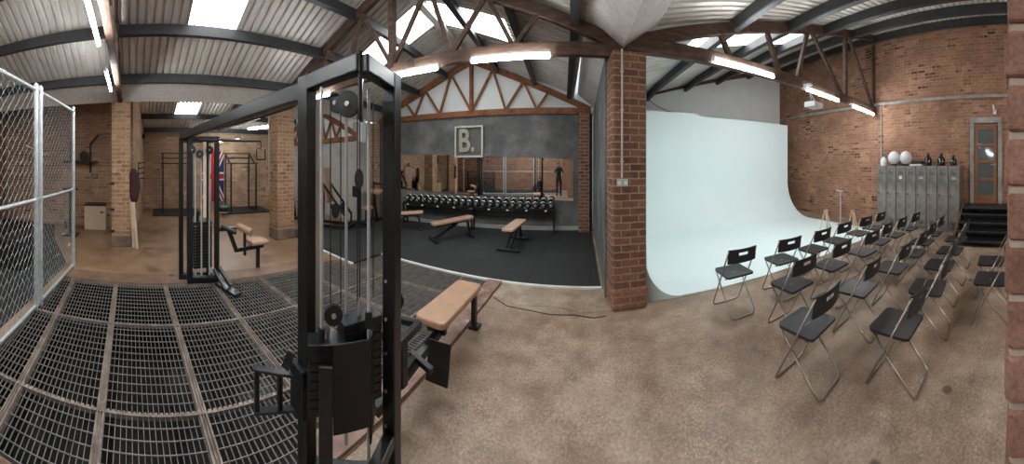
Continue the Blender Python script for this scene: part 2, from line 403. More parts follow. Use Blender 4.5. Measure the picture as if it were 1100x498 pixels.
m = MB(); m.bar(W(XL, 6.9, 1.2), W(-6.75, 6.9, 1.2), .24, 2.4); struct(m, 'wall_side_gym', 'grey_light', 'light grey wall behind the weight machines')
m = MB(); m.bar(W(XL, 6.95, 3.2), W(-6.75, 6.95, 3.2), .2, 1.65); struct(m, 'wall_side_gable', 'white_wall', 'white gable left of the gym')
m = MB(); m.bar((.32, 3.9, 1.55), (.16, 9.4, 1.55), .22, 3.12); struct(m, 'wall_partition', 'grey_plaster', 'partition between gym and backdrop')
m = MB(); m.bar((-6.98, 6.0, 1.5), (-7.0, 7.3, 1.5), .2, 3.0); struct(m, 'wall_nib', 'grey_light', 'short grey wall by the brick column')
m = MB(); m.bar(W(-6.6, 7.83, .06), W(-.1, 7.83, .06), .03, .12); struct(m, 'baseboard_gym', 'rack_grey', 'pale skirting under the dumbbell rack')
m = MB(); m.box((XR-.04, 3.0, 3.47), (.09, 12.6, .075)); struct(m, 'trim_6', 'stone', 'grey ledge along the brick wall')

def pillar(c, dx, dy, h, mt, label, rz=AR, bevel=.015, base=True):
    m = MB(); m.box((0, 0, h/2), (dx, dy, h))
    o = m.build('pillar', mt, bevel=bevel, uv=True); o.location = (c[0], c[1], 0); o.rotation_euler.z = rz
    o['kind'] = 'structure'; o['label'] = label; o.name = 'pillar'
    if base:
        m = MB(); m.box((0, 0, .12), (dx+.016, dy+.016, .24)); b = m.build('pillar_base', 'stone_base', o, bevel=.02)
    return o
pC = pillar((.49, 3.75), .47, .46, 3.06, 'brick_pillar', 'red brick pillar in the centre with a conduit', bevel=.04, base=False)
m = MB(); m.box((0, 0, .13), (.49, .48, .26)); m.build('pillar_base', 'brick_dark', pC, bevel=.04, uv=True)
pillar((-6.42, -.92), .42, .44, 3.0, 'brick_tan', 'brick pillar left, by the wooden box')
pillar((-6.42, 3.05), .44, .5, 3.0, 'brick_tan', 'brick pillar beside the pulldown seat')
pillar((-.18, 7.72), .3, .34, 3.0, 'brick_pillar', 'brick column in the corner of the gym', base=False)
pillar((-6.85, 6.78), .3, .3, 3.0, 'brick_tan', 'brick column at the end of the grey wall', base=False)
# the near pillar is built brick by brick: raised rounded bricks over a mortar core
m = MB(); x0, y1 = .462, .024; H = .084
m.mat(1).box((x0+.008+.22, y1-.004-.24, 1.6), (.44, .48, 3.2)); m.mat(0)
k = 0; z = .0
while z < 3.15:
    ly = [.235, .235] if k % 2 else [.115, .235, .115]
    y = y1
    for L in ly:
        m.box((x0+.055, y-L/2+.003, z+H/2), (.11, L-.010, H-.011)); y -= L
    lx = [.115, .235, .115] if k % 2 else [.235, .235]
    x = x0
    for j, L in enumerate(lx):
        if j or not k % 2: m.box((x+L/2, y1-.052, z+H/2), (L-.010, .11, H-.011))
        x += L
    z += H; k += 1
t = NT('near_brick'); v = t.obj()
c = t.ramp(t.noise(v, 5, 8, .7), [(.3, lin((100, 68, 56))), (.5, lin((140, 100, 84))), (.72, lin((168, 128, 110)))])
c = t.mix(1.0, c, t.ramp(t.noise(v, 120, 4, .7), [(.35, (.7,)*3), (.6, (1.15,)*3)]), 'MULTIPLY')
t.setc(c); t.pr(.85); t.bump(t.noise(v, 90, 6, .7), .5, .004); M['near_brick'] = t.m
M['mortar'] = plain('mortar', (172, 156, 140), .9, 0, .15, 30, bump=.4)
o = m.build('pillar', ['near_brick', 'mortar'], bevel=.009, seg=3); o['kind'] = 'structure'; o['label'] = 'rough red brick pillar at the right edge'

# door in the right wall, up four steps
ZD = .705
d = MB(); y0, y1_, z1_ = .52, 1.42, 2.92
for yy in (y0+.05, y1_-.05): d.box((XR-.03, yy, (ZD+z1_)/2), (.12, .12, z1_-ZD))
d.box((XR-.03, (y0+y1_)/2, z1_-.07), (.125, y1_-y0+.02, .15))
dr = struct(d, 'door_1', 'stone', 'stone door surround above the steps', bevel=.01)
m = MB(); ya, yb = .66, 1.3
for yy in (ya+.05, yb-.05): m.box((XR-.04, yy, ZD+1.0), (.05, .09, 2.0))
for zz, hh in ((ZD+.1, .2), (ZD+1.95, .1), (ZD+.62, .07), (ZD+1.07, .07), (ZD+1.5, .07)): m.box((XR-.04, (ya+yb)/2, zz), (.046, yb-ya-.08, hh))
lf = m.build('door_leaf', 'door_wood', dr, bevel=.006); 
m = MB(); m.box((XR-.04, (ya+yb)/2, ZD+1.05), (.012, yb-ya-.12, 1.7)); m.build('glass_panel', 'dglass', lf)
m = MB(); m.tube([(XR-.07, .72, ZD+1.0), (XR-.12, .72, ZD+1.0), (XR-.12, .84, ZD+1.0)], .012); m.lathe([(.028, -.012), (.028, .012)], (XR-.075, .72, ZD+1.0), 12, 'X'); m.build('door_handle', 'chrome', lf, smooth=.6)
m = MB()
for i in range(5):
    zt = ZD - i*.1412; m.box((XR-.02-.36-i*.27, .80, zt-.022), (.40 if i else .72, 1.42, .045))
    if i < 4 or True: m.box((XR-.02-.2-i*.27, .80, zt/2-.03), (.34, 1.36, max(.05, zt-.06)))
st = m.build('steps', 'machine'); tag(st, None, None)
st['kind'] = 'structure'; st['label'] = 'black steps up to the glazed door'; st.name = 'stairs'
m = MB()
for i in range(5):
    zt = ZD - i*.1412; m.box((XR-.02-.36-i*.27-(.2 if i else .36), .80, zt-.018), (.012, 1.42, .03))
m.build('step_nosing', 'steel_dark', st)
m = MB(); m.bar((XR-.25, 1.55, ZD+.02), (XR-1.52, 1.55, .1), .05, .2); m.build('stringer_board', 'timber', st)

# pipes on the right wall
m = MB(); m.tube([(XR-.03, 4.32, 1.7), (XR-.03, 4.32, 3.4)], .018, 8); tag(m.build('wall_conduit', 'rack_grey', smooth=.6), 'thin grey conduit on the brick wall above the lockers', 'pipe')
m = MB(); m.box((XR-.05, 4.6, 4.35), (.1, .07, 1.75)); tag(m.build('wall_post', 'timber'), 'dark brown post on the upper brick wall at the truss end', 'post')
m = MB(); m.box((XR-.03, .72, 3.06), (.06, .09, .12)); ww = m.build('wall_lamp', 'white_plastic', bevel=.01)
tag(ww, 'small white lamp fitting on brick above the door', 'lamp')
m = MB(); m.tube([(XR-.06, .72, 3.08), (XR-.12, .74, 3.12), (XR-.13, .76, 3.24)], [.02, .03, .014], 10); m.build('lamp_arm', 'white_plastic', ww, smooth=True)

# conduit and socket on the centre pillar
fx = lambda X, dy: W(X, 0, 0)
m = MB(); cp = (.41, 3.497)
m.tube([(cp[0], cp[1], 1.56), (cp[0], cp[1], 3.06)], .013, 8)
for zz in (1.75, 2.35, 2.8): m.box((cp[0], cp[1]+.005, zz), (.045, .03, .02))
tag(m.build('conduit', 'rack_grey', smooth=.6), 'grey vertical conduit on the front of the centre brick pillar', 'pipe')
m = MB(); m.box((cp[0]+.005, cp[1]+.005, 1.50), (.15, .045, .088)); s_ = m.build('socket_box', 'rack_grey', bevel=.008)
tag(s_, 'grey metal double socket on the centre brick pillar', 'socket')
for dx in (-.036, .046):
    m = MB(); m.box((cp[0]+dx, cp[1]-.02, 1.5), (.04, .006, .045)); m.build('socket_face', 'white_plastic', s_)
m = MB(); m.tube([(-6.6, 2.78, 1.2), (-6.6, 2.76, 2.9)], .02, 8); m.box((-6.6, 2.77, 1.17), (.06, .05, .1)); tag(m.build('conduit', 'rack_grey', smooth=.6), 'pale conduit on the brick pillar beside the pulldown seat', 'pipe')

# ------------------------------------------------------------------ roof
PT = .142
def roof(fa, fb, w0, w1, holes=(), only=None):
    """corrugated sheet between the edge lines fa(w), fb(w) -> (x, z); holes / only = (w0, w1, f0, f1)"""
    m = MB(); ws = []
    k = int(math.floor(w0/PT))
    while k*PT < w1:
        for t_, h_ in ((0, 0), (.64, 0), (.71, 1), (.93, 1)): ws.append((k*PT+t_*PT, h_))
        k += 1
    if only: ws = [q for q in ws if only[0] <= q[0] <= only[1]]
    def P(w, h, f):
        a, b = fa(w), fb(w); return W(lerp(a[0], b[0], f), w, lerp(a[1], b[1], f)+h*.045)
    for (wa, ha), (wb, hb) in zip(ws, ws[1:]):
        spans = [(0, 1)] if not only else [(only[2], only[3])]
        for (h0, h1, f0, f1) in holes:
            if wa >= h0-1e-6 and wb <= h1+1e-6: spans = [q for q in ((0, f0), (f1, 1)) if q[1]-q[0] > .001]
        for f0, f1 in spans:
            n = 4
            for i in range(n):
                a, b = lerp(f0, f1, i/n), lerp(f0, f1, (i+1)/n)
                m.add([P(wa, ha, a), P(wa, ha, b), P(wb, hb, b), P(wb, hb, a)], [(0, 1, 2, 3)])
    return m
def sheetfit(w): return round(w/PT)*PT
aL = lambda w: (LV(w)+.5, LEZ); rg = lambda w: (RX(w), ZR); aR = lambda w: (RV(w)-.5, REZ)
b2a = lambda w: (RV(w)+.5, REZ); b2b = lambda w: (XR+.1, 5.56)
b0a = lambda w: (LV(w)-.5, LEZ); b0r = lambda w: (-9.1, 3.95); b0e = lambda w: (XL, 3.06)
holesL = [(sheetfit(1.0), sheetfit(1.85), .40, .96), (sheetfit(4.65), sheetfit(5.6), .4, .96)]
holesR = [(sheetfit(4.7), sheetfit(5.65), .45, .96), (sheetfit(.72), sheetfit(1.9), .36, .96), (sheetfit(-2.8), sheetfit(-1.8), .36, .96)]  # last opening is an unseen skylight added behind the camera for more light
holes2 = [(sheetfit(4.1), sheetfit(5.05), .14, .62), (sheetfit(-2.8), sheetfit(-1.8), .2, .6)]  # the opening behind the camera is added, to brighten the studio bay
holes0 = [(sheetfit(1.75), sheetfit(2.6), .3, .72)]
for nm, fa, fb, wa, wb, hs, lab in (('ceiling_left_slope', aL, rg, -4.4, 7.9, holesL, 'left slope of the gym roof'), ('ceiling_right_slope', aR, rg, -4.4, 7.9, holesR, 'right slope of the gym roof'),
        ('ceiling_studio', b2a, b2b, -4.4, 9.4, holes2, 'roof above the folding chairs'), ('ceiling_annex_near', b0a, b0r, -4.4, 7.0, (), 'near slope of the roof over the racks'), ('ceiling_annex_far', b0e, b0r, -4.4, 7.0, holes0, 'far slope of the roof over the racks')):
    struct(roof(fa, fb, wa, wb, hs), nm, 'corrugated', lab)
wn = 1
for fa, fb, hs in ((aL, rg, holesL), (aR, rg, holesR), (b2a, b2b, holes2), (b0e, b0r, holes0)):
    for h in hs:
        if fa is aR and h[0] < 2 and h[0] > 0: pass
        struct(roof(fa, fb, h[0]-.01, h[1]+.01, only=h), 'window_%d' % wn, 'sky', 'bright daylight sheet %d in the roof' % wn); wn += 1  # the glowing sheets behind the camera are added for light
# boxed valley gutters
def valley(fx_, zc, ze, w0, w1, name, lab):
    m = MB(); ws = [w0, -.24, 3.72, w1]
    for wa, wb in zip(ws, ws[1:]):
        for s in (-1, 1):
            pts = [W(fx_(wa), wa, zc), W(fx_(wb), wb, zc), W(fx_(wb)+s*.52, wb, ze), W(fx_(wa)+s*.52, wa, ze)]
            up = [p+Vector((0, 0, .04)) for p in pts]
            m.add(pts+up, [(0, 1, 2, 3), (7, 6, 5, 4), (0, 4, 5, 1), (2, 6, 7, 3), (1, 5, 6, 2), (0, 3, 7, 4)])
    struct(m, name, 'cream_board', lab)
valley(LV, LCZ, LEZ+.03, -4.4, 7.9, 'ceiling_valley_left', 'cream boarded valley above the left pillars')
valley(RV, RCZ, REZ+.03, -4.4, 9.4, 'ceiling_valley_right', 'cream boarded valley above the centre pillar')
m = MB()
for wa, wb in zip(WS, WS[1:]): m.bar(W(RX(wa), wa, ZR-.07), W(RX(wb), wb, ZR-.07), .16, .1)
struct(m, 'ceiling_ridge', 'cream_board', 'pale ridge board of the gym roof')
# purlins
def purlin(fa, fb, f, w0, w1, lab, sec=(.07, .17), mt='steel_dark'):
    m = MB(); ws = [w0]+[q for q in WS if w0 < q < w1]+[w1]
    def P(w): a, b = fa(w), fb(w); return W(lerp(a[0], b[0], f), w, lerp(a[1], b[1], f)-sec[1]/2-.012)
    for a, b in zip(ws, ws[1:]):
        m.bar(P(a), P(b), *sec); m.bar(P(a)+Vector((.03, 0, -sec[1]/2)), P(b)+Vector((.03, 0, -sec[1]/2)), .1, .014)
    tag(m.build('roof_purlin', mt), lab, 'roof beam', 'dark roof purlins')
on = ['lowest', 'second lowest', 'third lowest', 'fourth lowest', 'highest']
for f, n in ((.05, 0), (.41, 1), (.73, 2)): purlin(aL, rg, f, -4.3, 7.8, 'dark steel purlin along the gym roof slope with the big skylight, %s' % on[n])
for f, n in ((.06, 0), (.38, 1), (.74, 2)): purlin(aR, rg, f, -4.3, 7.8, 'dark steel purlin on the roof slope falling to the centre pillar, %s' % on[n])
for f, n in ((.19, 0), (.385, 1), (.56, 2), (.75, 3), (.965, 4)): purlin(b2a, b2b, f, -4.3, 9.3 if f < .9 else 9.3, 'dark steel purlin above the folding chairs, %s on the slope' % on[n])
for f, n in ((.05, 0), (.45, 1)): purlin(b0e, b0r, f, -4.3, 6.8, 'dark purlin above the squat racks, %s' % on[n])
purlin(b0a, b0r, .5, -4.3, 6.8, 'dark purlin in the annex roof next to the left pillars')

# ------------------------------------------------------------------ trusses
def truss(w, xl, xr, zb, zl, xk, zk, lab, mt='timber', fr=((.30, .56), (.19, .45, .66)), cw=.1, ch=.16, rz=.15):
    t = thing('roof_truss', W(xl, w, zb), lab, 'roof truss', 'brown roof trusses')
    L = W(xl, w, zb)
    m = MB(); m.bar(W(xl, w, zb+ch/2)-L, W(xr, w, zb+ch/2)-L, cw, ch)
    for x in (xl+.12, xk-.4, xk+.4, xr-.12): m.box(W(x, w, zb+ch/2)-L, (.12, cw+.03, ch*.7), AR)
    m.build('bottom_chord', mt, t, bevel=.008)
    for a, b in ((xl, xk), (xr, xk)):
        m = MB(); m.bar(W(a, w, zl)-L, W(b, w, zk)-L, cw*.9, rz); m.build('rafter', mt, t, bevel=.006)
    m = MB(); m.bar(W(xk, w, zb+.1)-L, W(xk, w, zk)-L, .09, .12); m.build('king_post', mt, t, bevel=.006)
    for a in (xl, xr):
        bx = [xk] + [lerp(xk, a, f) for f in fr[0]]; tx = [lerp(xk, a, f) for f in fr[1]]
        rz_ = lambda x: lerp(zk, zl, (x-xk)/(a-xk))
        pr = [(bx[0], tx[0]), (bx[1], tx[0]), (bx[1], tx[1]), (bx[2], tx[1]), (bx[2], tx[2])]
        for p, q in pr:
            m = MB(); m.bar(W(p, w, zb+ch*.8)-L, W(q, w, rz_(q)-.02)-L, .055, .06); m.build('strut', mt, t)
    return t
ZB = 3.04
truss(-.24, -6.5, .75, ZB, 3.14, -2.87, 4.46, 'brown timber roof truss directly overhead, running to the left pillar')
truss(3.72, -6.5, .5, ZB, 3.16, -2.99, 4.46, 'brown timber roof truss between the centre pillar and the pulldown pillar')
truss(7.80, -6.9, .0, 3.0, 3.12, -3.44, 4.5, 'orange-brown timber roof truss against the white gable', 'timber_orange')
truss(6.78, -11.5, -6.9, 2.42, 2.6, -9.2, 3.7, 'orange-brown truss on the light grey wall behind the machines', 'timber_orange')
truss(3.75, -11.5, -6.5, 2.95, 3.0, -9.1, 3.75, 'brown truss over the racks, left of the pulldown pillar')
# the half truss of the studio bay
tt = thing('roof_truss', W(.5, 3.72, ZB+.1), 'brown timber half truss from the centre pillar up to the brick wall', 'roof truss', 'brown roof trusses')
L0 = Vector(tt.location); w_ = 3.72
def bz(x): return 3.14+.011*x
def tz(x): return 3.22+(x-.5)*.308
m = MB(); m.bar(W(.5, w_, 3.14+.08)-L0, W(7.75, w_, 3.22+.09)-L0, .12, .19); m.build('bottom_chord', 'timber', tt, bevel=.01)
m = MB(); m.bar(W(.5, w_, tz(.5))-L0, W(7.75, w_, tz(7.75))-L0, .11, .17); m.build('top_chord', 'timber', tt, bevel=.01)
for a, b in ((2.25, 2.0), (3.4, 3.02), (3.9, 4.28), (5.75, 4.36), (7.7, 6.0)):
    m = MB(); m.bar(W(a, w_, bz(a)+.1)-L0, W(b, w_, tz(b))-L0, .07, .08); m.build('strut', 'timber', tt)
m = MB(); m.bar(W(5.87, w_, 3.3)-L0, W(5.87, w_, tz(5.87))-L0, .09, .1); m.build('post', 'timber', tt)
# rafter on the far white wall
m = MB(); m.bar((.6, 9.3, 3.55), (7.7, 9.3, 5.4), .08, .13); tag(m.build('wall_rafter', 'timber'), 'brown rafter along the top of the white wall behind the backdrop', 'roof beam')
m = MB(); m.tube([(1.9, 9.22, 3.78), (2.0, 9.22, 3.72), (2.3, 9.27, 3.55), (2.7, 9.27, 3.4), (3.2, 9.27, 3.36), (3.6, 9.27, 3.38)], .012, 6); tag(m.build('loose_cable', 'black', smooth=True), 'thin dark cable hanging on the white wall above the backdrop', 'cable')

# ------------------------------------------------------------------ strip lights
def strip(a, b, lab, mat='tube', drop=.0, r=.022):
    a, b = Vector(a), Vector(b)
    t = thing('strip_light', (a+b)/2+Vector((0, 0, .06)), lab, 'light', 'fluorescent strip lights'); L = Vector(t.location)
    d = (b-a).normalized()
    m = MB(); m.bar(a-L+Vector((0, 0, .056)), b-L+Vector((0, 0, .056)), .03, .025)
    for e in (a, b): m.box(e-L+Vector((0, 0, .02)), (.03, .03, .06))
    m.build('housing', 'white_plastic', t, bevel=.004)
    m = MB(); m.tube([a-L+d*.015, b-L-d*.015], r, 10); m.build('tube', mat, t, smooth=.6)
def tw(x0, x1, w, z, lab, **k): strip(W(x0, w, z), W(x1, w, z), lab, **k)
tw(-3.05, -1.15, -.36, 2.95, 'bright strip light under the overhead truss, the nearer of two')
tw(-5.0, -3.95, -.36, 2.95, 'bright strip light under the overhead truss, next to the left pillar')
tw(-2.98, -2.1, 3.62, 2.98, 'strip light on the truss, left of the king post')
tw(-1.6, -.52, 3.62, 3.0, 'strip light on the truss, nearer the centre pillar')
tw(-4.95, -4.35, 3.6, 2.96, 'strip light on the truss seen through the cable machine')
tw(1.86, 3.15, 3.62, 3.17, 'strip light on the half truss, nearest the centre pillar')
tw(4.1, 5.4, 3.62, 3.14, 'strip light on the half truss beside the projector')
tw(6.1, 7.5, 3.62, 3.14, 'strip light on the half truss nearest the brick wall')
strip((-8.3, 2.75, 2.72), (-7.75, 3.5, 2.78), 'small strip light left of the pulldown pillar', mat='tube_dim')
strip((-10.4, 2.2, 2.5), (-10.1, 3.0, 2.55), 'small far strip light in front of the flag', mat='tube_dim')
strip((2.0, -1.6, 3.1), (3.4, -1.6, 3.1), 'added strip light out of view behind the near pillar')  # lamp added behind the camera to even out the lighting
strip((4.6, -1.6, 3.1), (6.0, -1.6, 3.1), 'added strip light out of view behind the near pillar by the door')  # second added lamp, out of view, lifts the light over the chairs
strip((-2.0, -3.0, 3.0), (-.6, -3.0, 3.0), 'added strip light out of view behind the fence')  # unseen extra lamp, added to fill the space behind the camera

# ------------------------------------------------------------------ studio backdrop
sw = MB(); XB0, XB1, YB = .775, 6.9, 7.85
prof = [(3.72, .0), (3.72, .018), (6.72, .018)]
for i in range(1, 17):
    a = i/16*PI/2; prof.append((6.72+1.13*math.sin(a), .018+1.13*(1-math.cos(a))))
xs = [XB0, 2.0, 3.27, 3.28, 4.5, 5.7, XB1]
def topz(x): return 3.13 if x < 3.275 else 3.05
rows = []
for x in xs:
    col = [(x, y, z) for y, z in prof] + [(x, YB, max(1.4, topz(x)))] + [(x, YB+.05, max(1.4, topz(x)))]
    back = [(x, YB+.05, 1.2), (x, YB+.03, .0)]
    rows.append(col+back)
n = len(rows[0]); vs = [p for r in rows for p in r]; fs = []
for i in range(len(rows)-1):
    for j in range(n): fs.append((i*n+j, i*n+(j+1) % n, (i+1)*n+(j+1) % n, (i+1)*n+j))
fs += [tuple(range(n))[::-1], tuple((len(rows)-1)*n+j for j in range(n))]
sw.add(vs, fs)
so = sw.build('studio_backdrop', 'white_sweep', smooth=.5)
tag(so, 'large white curved studio backdrop sweeping onto the floor in front of the chairs', 'backdrop')
m = MB(); poly = [(XB0, .0), (1.29, .0), (1.29, .02)]
for i in range(1, 13):
    a = i/12*PI/2; poly.append((1.29-.53*math.sin(a), .02+.53*(1-math.cos(a))))
poly += [(.79, 3.1), (XB0, 3.1)]
m.ext(poly, 3.70, 9.0, lambda u, v, t_: (u, t_ if t_ > 5 else (t_+.4 if v > .56 else t_), v))
m.build('side_cove', 'white_sweep', so, smooth=.5)

# ------------------------------------------------------------------ folding chairs
def fold_chair():
    r = thing('folding_chair', (0, 0, 0), 'x', 'chair', 'folding chairs facing the white backdrop')
    m = MB(); pts = []
    hw, y0, y1 = .195, -.185, .19
    for cx, cy, a0 in ((hw-.05, y1-.05, 0), (-hw+.05, y1-.05, 90), (-hw+.03, y0+.03, 180), (hw-.03, y0+.03, 270)):
        rr = .05 if cy > 0 else .03
        for k in range(5):
            a = math.radians(a0+k*22.5); pts.append((cx+rr*math.cos(a), cy+rr*math.sin(a)))
    n = len(pts)
    zt = lambda x, y: .452-.010*math.cos(x/hw*PI/2)+.012*(y/.19)**2
    top = [(x, y, zt(x, y)) for x, y in pts]; inn = [(x*.86, y*.86, zt(x, y)-.004) for x, y in pts]; bot = [(x, y, z-.022) for x, y, z in top]
    m.add(top+inn+bot+[(0, 0, .438)], [(i, (i+1) % n, n+(i+1) % n, n+i) for i in range(n)] + [(n+i, n+(i+1) % n, 3*n) for i in range(n)] + [(2*n+i, 2*n+(i+1) % n, (i+1) % n, i) for i in range(n)] + [tuple(2*n+i for i in range(n))[::-1]])
    m.build('seat', 'chair_black', r, smooth=.7)
    # backrest with a carrying slot, curved in plan
    m = MB(); nx = 12; zs = [.615, .70, .735, .775]
    def bp(x, z, t_): c = .035*(1-(x/.2)**2); return (x, -.175-c*.9-(z-.45)*.14+t_, z)
    xsb = [lerp(-.205, .205, i/nx) for i in range(nx+1)]
    for i in range(nx):
        for j in range(3):
            if j == 1 and 4 <= i <= 7: continue
            a, b, c, d_ = xsb[i], xsb[i+1], zs[j], zs[j+1]
            q = [bp(a, c, 0), bp(b, c, 0), bp(b, d_, 0), bp(a, d_, 0), bp(a, c, .014), bp(b, c, .014), bp(b, d_, .014), bp(a, d_, .014)]
            m.add(q, [(0, 1, 2, 3), (7, 6, 5, 4), (0, 4, 5, 1), (3, 2, 6, 7), (0, 3, 7, 4), (1, 5, 6, 2)])
    m.build('backrest', 'chair_black', r)
    def uframe(top_, ztop, foot, hw_, name):
        m = MB(); R = .05; pts = [(-hw_, top_, ztop)]
        dv = Vector((0, top_-foot, ztop-.012)).normalized()
        f = Vector((0, foot, .012)); p = f+dv*R
        pts += [(-hw_, p.y, p.z), (-hw_+.012, f.y+dv.y*.02, f.z+dv.z*.02), (-hw_+.05, f.y, f.z), (hw_-.05, f.y, f.z), (hw_-.012, f.y+dv.y*.02, f.z+dv.z*.02), (hw_, p.y, p.z), (hw_, top_, ztop)]
        m.tube(pts, .0095, 8); m.build(name, 'chair_tube', r, smooth=True)
    uframe(-.222, .765, .215, .203, 'back_frame'); uframe(.15, .43, -.235, .178, 'front_frame')
    m = MB(); m.tube([(-.195, .0, .435), (.195, .0, .435)], .008, 6); m.tube([(-.2, -.12, .425), (.2, -.12, .425)], .007, 6); m.build('hinge_bar', 'chair_tube', r)
    return r
proto = fold_chair()
rowsC = [('row nearest the white backdrop', [(1.80, 3.11), (2.6, 3.1), (3.3, 3.11), (3.94, 3.14), (4.63, 3.11), (5.2, 3.1)]),
         ('second row from the white backdrop', [(2.17, 2.39), (2.94, 2.44), (3.68, 2.4), (4.32, 2.47), (4.88, 2.44), (5.49, 2.39)]),
         ('third row from the white backdrop', [(1.73, 1.7), (2.58, 1.75), (3.32, 1.68), (4.01, 1.68), (4.62, 1.73), (5.26, 1.76)]),
         ('fourth row from the white backdrop', [(2.18, 1.05), (2.95, 1.03), (3.65, 1.1), (4.3, 1.12), (4.98, 1.18)]),
         ('back row beside the near brick pillar', [(3.34, .36), (3.95, .41)])]
ords = ['first', 'second', 'third', 'fourth', 'fifth', 'sixth']
first = True; ang = [.02, -.03, .04, 0, -.05, .03, .1, .05, -.02, .06, 0, -.04, .16, .12, .06, .02, .0, .03, .02, .1, .04, -.02, 0, 0, .03]; ci = 0
for rn, lst in rowsC:
    for j, (x, y) in enumerate(lst):
        o = proto if first else copy_tree(proto); first = False
        o.location = (x, y, 0); o.rotation_euler.z = ang[ci]; ci += 1
        o['label'] = 'black folding chair, %s, %s towards the lockers' % (rn, ords[j])

# ------------------------------------------------------------------ lockers and what stands on them
lx, ly0, ly1, lh = 7.30, 1.64, 4.20, 1.67; lw = (ly1-ly0)/8
for i in range(8):
    yc_ = ly1-lw*(i+.5)
    t = thing('locker', (lx+.24, yc_, 0), 'tall grey steel locker, %s from the brick corner end' % (ords+['seventh', 'eighth'])[i], 'locker', 'row of tall grey lockers')
    m = MB(); m.box((.0, 0, lh/2+.04), (.44, lw-.004, lh-.08)); m.box((0, 0, .04), (.4, lw-.01, .08)); m.build('body', 'locker', t)
    m = MB(); m.box((-.232, 0, lh/2+.04), (.022, lw-.03, lh-.14)); dd = m.build('door', 'locker', t, bevel=.004)
    m = MB()
    for k in range(3): m.box((-.246, 0, lh-.16-k*.03), (.006, lw*.5, .010))
    m.build('upper_vent', 'black', dd); m = MB()
    for k in range(3): m.box((-.246, 0, .2+k*.03), (.006, lw*.5, .010))
    m.build('lower_vent', 'black', dd)
    m = MB(); m.box((-.25, lw*.32, .93), (.014, .025, .06)); m.build('handle', 'black', dd)
    if i in (2, 4, 7):
        m = MB(); m.box((-.245, 0.01, 1.36), (.004, .085 if i == 2 else .12, .085 if i == 2 else .05)); m.build('number_plate', 'white_plastic' if i == 2 else 'rack_grey', dd)
def ontop(px): return px
def bottle(y, s, mt, lab, nm='bottle', x=7.5):
    m = MB(); m.lathe([(.001, 0), (.085*s, 0), (.09*s, .03*s), (.09*s, .14*s), (.05*s, .19*s), (.03*s, .21*s), (.03*s, .24*s), (.001, .24*s)], (0, 0, 0), 16)
    o = m.build(nm, mt, smooth=.7, loc=(x, y, lh+.001)); tag(o, lab, 'bottle', 'bottles on the lockers')
    m = MB(); m.lathe([(.034*s, .235*s), (.034*s, .262*s), (.001, .265*s)], (0, 0, 0), 12); m.build('cap', 'black', o, smooth=.6)
bottle(4.08, 1.15, 'white_plastic', 'white plastic bottle with a black cap on the first locker')
bottle(2.62, 1.25, 'glass_bottle', 'dark round bottle on the lockers, nearest the white globes')
bottle(2.22, 1.25, 'glass_bottle', 'dark round bottle on the lockers, the middle one')
bottle(1.86, 1.05, 'glass_bottle', 'smaller dark bottle at the door end of the lockers')
for y, lab in ((3.72, 'white globe on the lockers, next to the white bottle'), (3.32, 'white globe on the lockers, next to the flat box')):
    m = MB(); R = .185
    m.lathe([(max(.001, R*math.sin(PI*i/16)), R-R*math.cos(PI*i/16)) for i in range(17)], (0, 0, .03), 24)
    o = m.build('globe', 'white_plastic', smooth=True, loc=(7.5, y, lh+.001)); tag(o, lab, 'globe', 'white globes on the lockers')
    m = MB(); m.lathe([(.09, 0), (.09, .03), (.06, .055)], (0, 0, 0), 16); m.build('globe_base', 'black', o)
m = MB(); m.box((0, 0, .022), (.2, .36, .044)); o = m.build('flat_box', 'white_plastic', loc=(7.45, 2.96, lh+.001), bevel=.006); tag(o, 'flat pale box lying on the lockers between globe and bottles', 'box')
m = MB(); m.box((0, 0, .04), (.18, .3, .08)); o = m.build('equipment_case', 'black', loc=(7.6, 2.96, lh+.048), bevel=.01); tag(o, 'black case lying on the flat pale box', 'case')
# easel-like wooden stands and a steel stand against the wall
for x, y, lab in ((6.0, 5.15, 'wooden folding stand by the backdrop edge, nearer the backdrop'), (6.5, 4.55, 'wooden folding stand between the backdrop and the lockers')):
    t = thing('wooden_stand', (x, y, 0), lab, 'stand', 'wooden stands by the brick wall')
    for s in (-1, 1):
        m = MB(); m.bar((s*.05, -.13, 0), (s*.03, 0, .52), .03, .02); m.bar((s*.15, .1, 0), (s*.05, 0, .52), .03, .02); m.build('leg', 'wood', t)
    m = MB(); m.box((0, 0, .5), (.16, .04, .04)); m.build('top_bar', 'wood', t)
m = MB(); m.tube([(6.75, 5.2, 0), (6.75, 5.2, .95)], .02, 8); m.tube([(6.75, 5.1, .95), (6.75, 5.36, .97)], .022, 8); m.box((6.75, 5.2, .012), (.24, .24, .02))
tag(m.build('steel_stand', 'rack_grey', smooth=.6), 'thin steel post stand in front of the brick wall', 'stand')

# projector
t = thing('projector', W(3.98, 3.3, 2.74), 'white projector hanging under the half truss', 'projector')
t.rotation_euler.z = .2
m = MB(); m.box((0, 0, .04), (.32, .25, .1)); m.build('body', 'white_plastic', t, bevel=.015)
m = MB(); m.lathe([(.035, 0), (.035, .03), (.028, .032)], (.08, .125, .04), 14, 'Y'); m.build('lens', 'black', t)
m = MB()
for dx in (-.07, .07): m.tube([(dx, 0, .09), (dx*.2, .1, .3)], .008, 6)
m.tube([(0, .1, .28), (0, .12, .42)], .016, 8); m.box((0, .13, .42), (.1, .16, .03)); m.build('bracket', 'white_plastic', t)

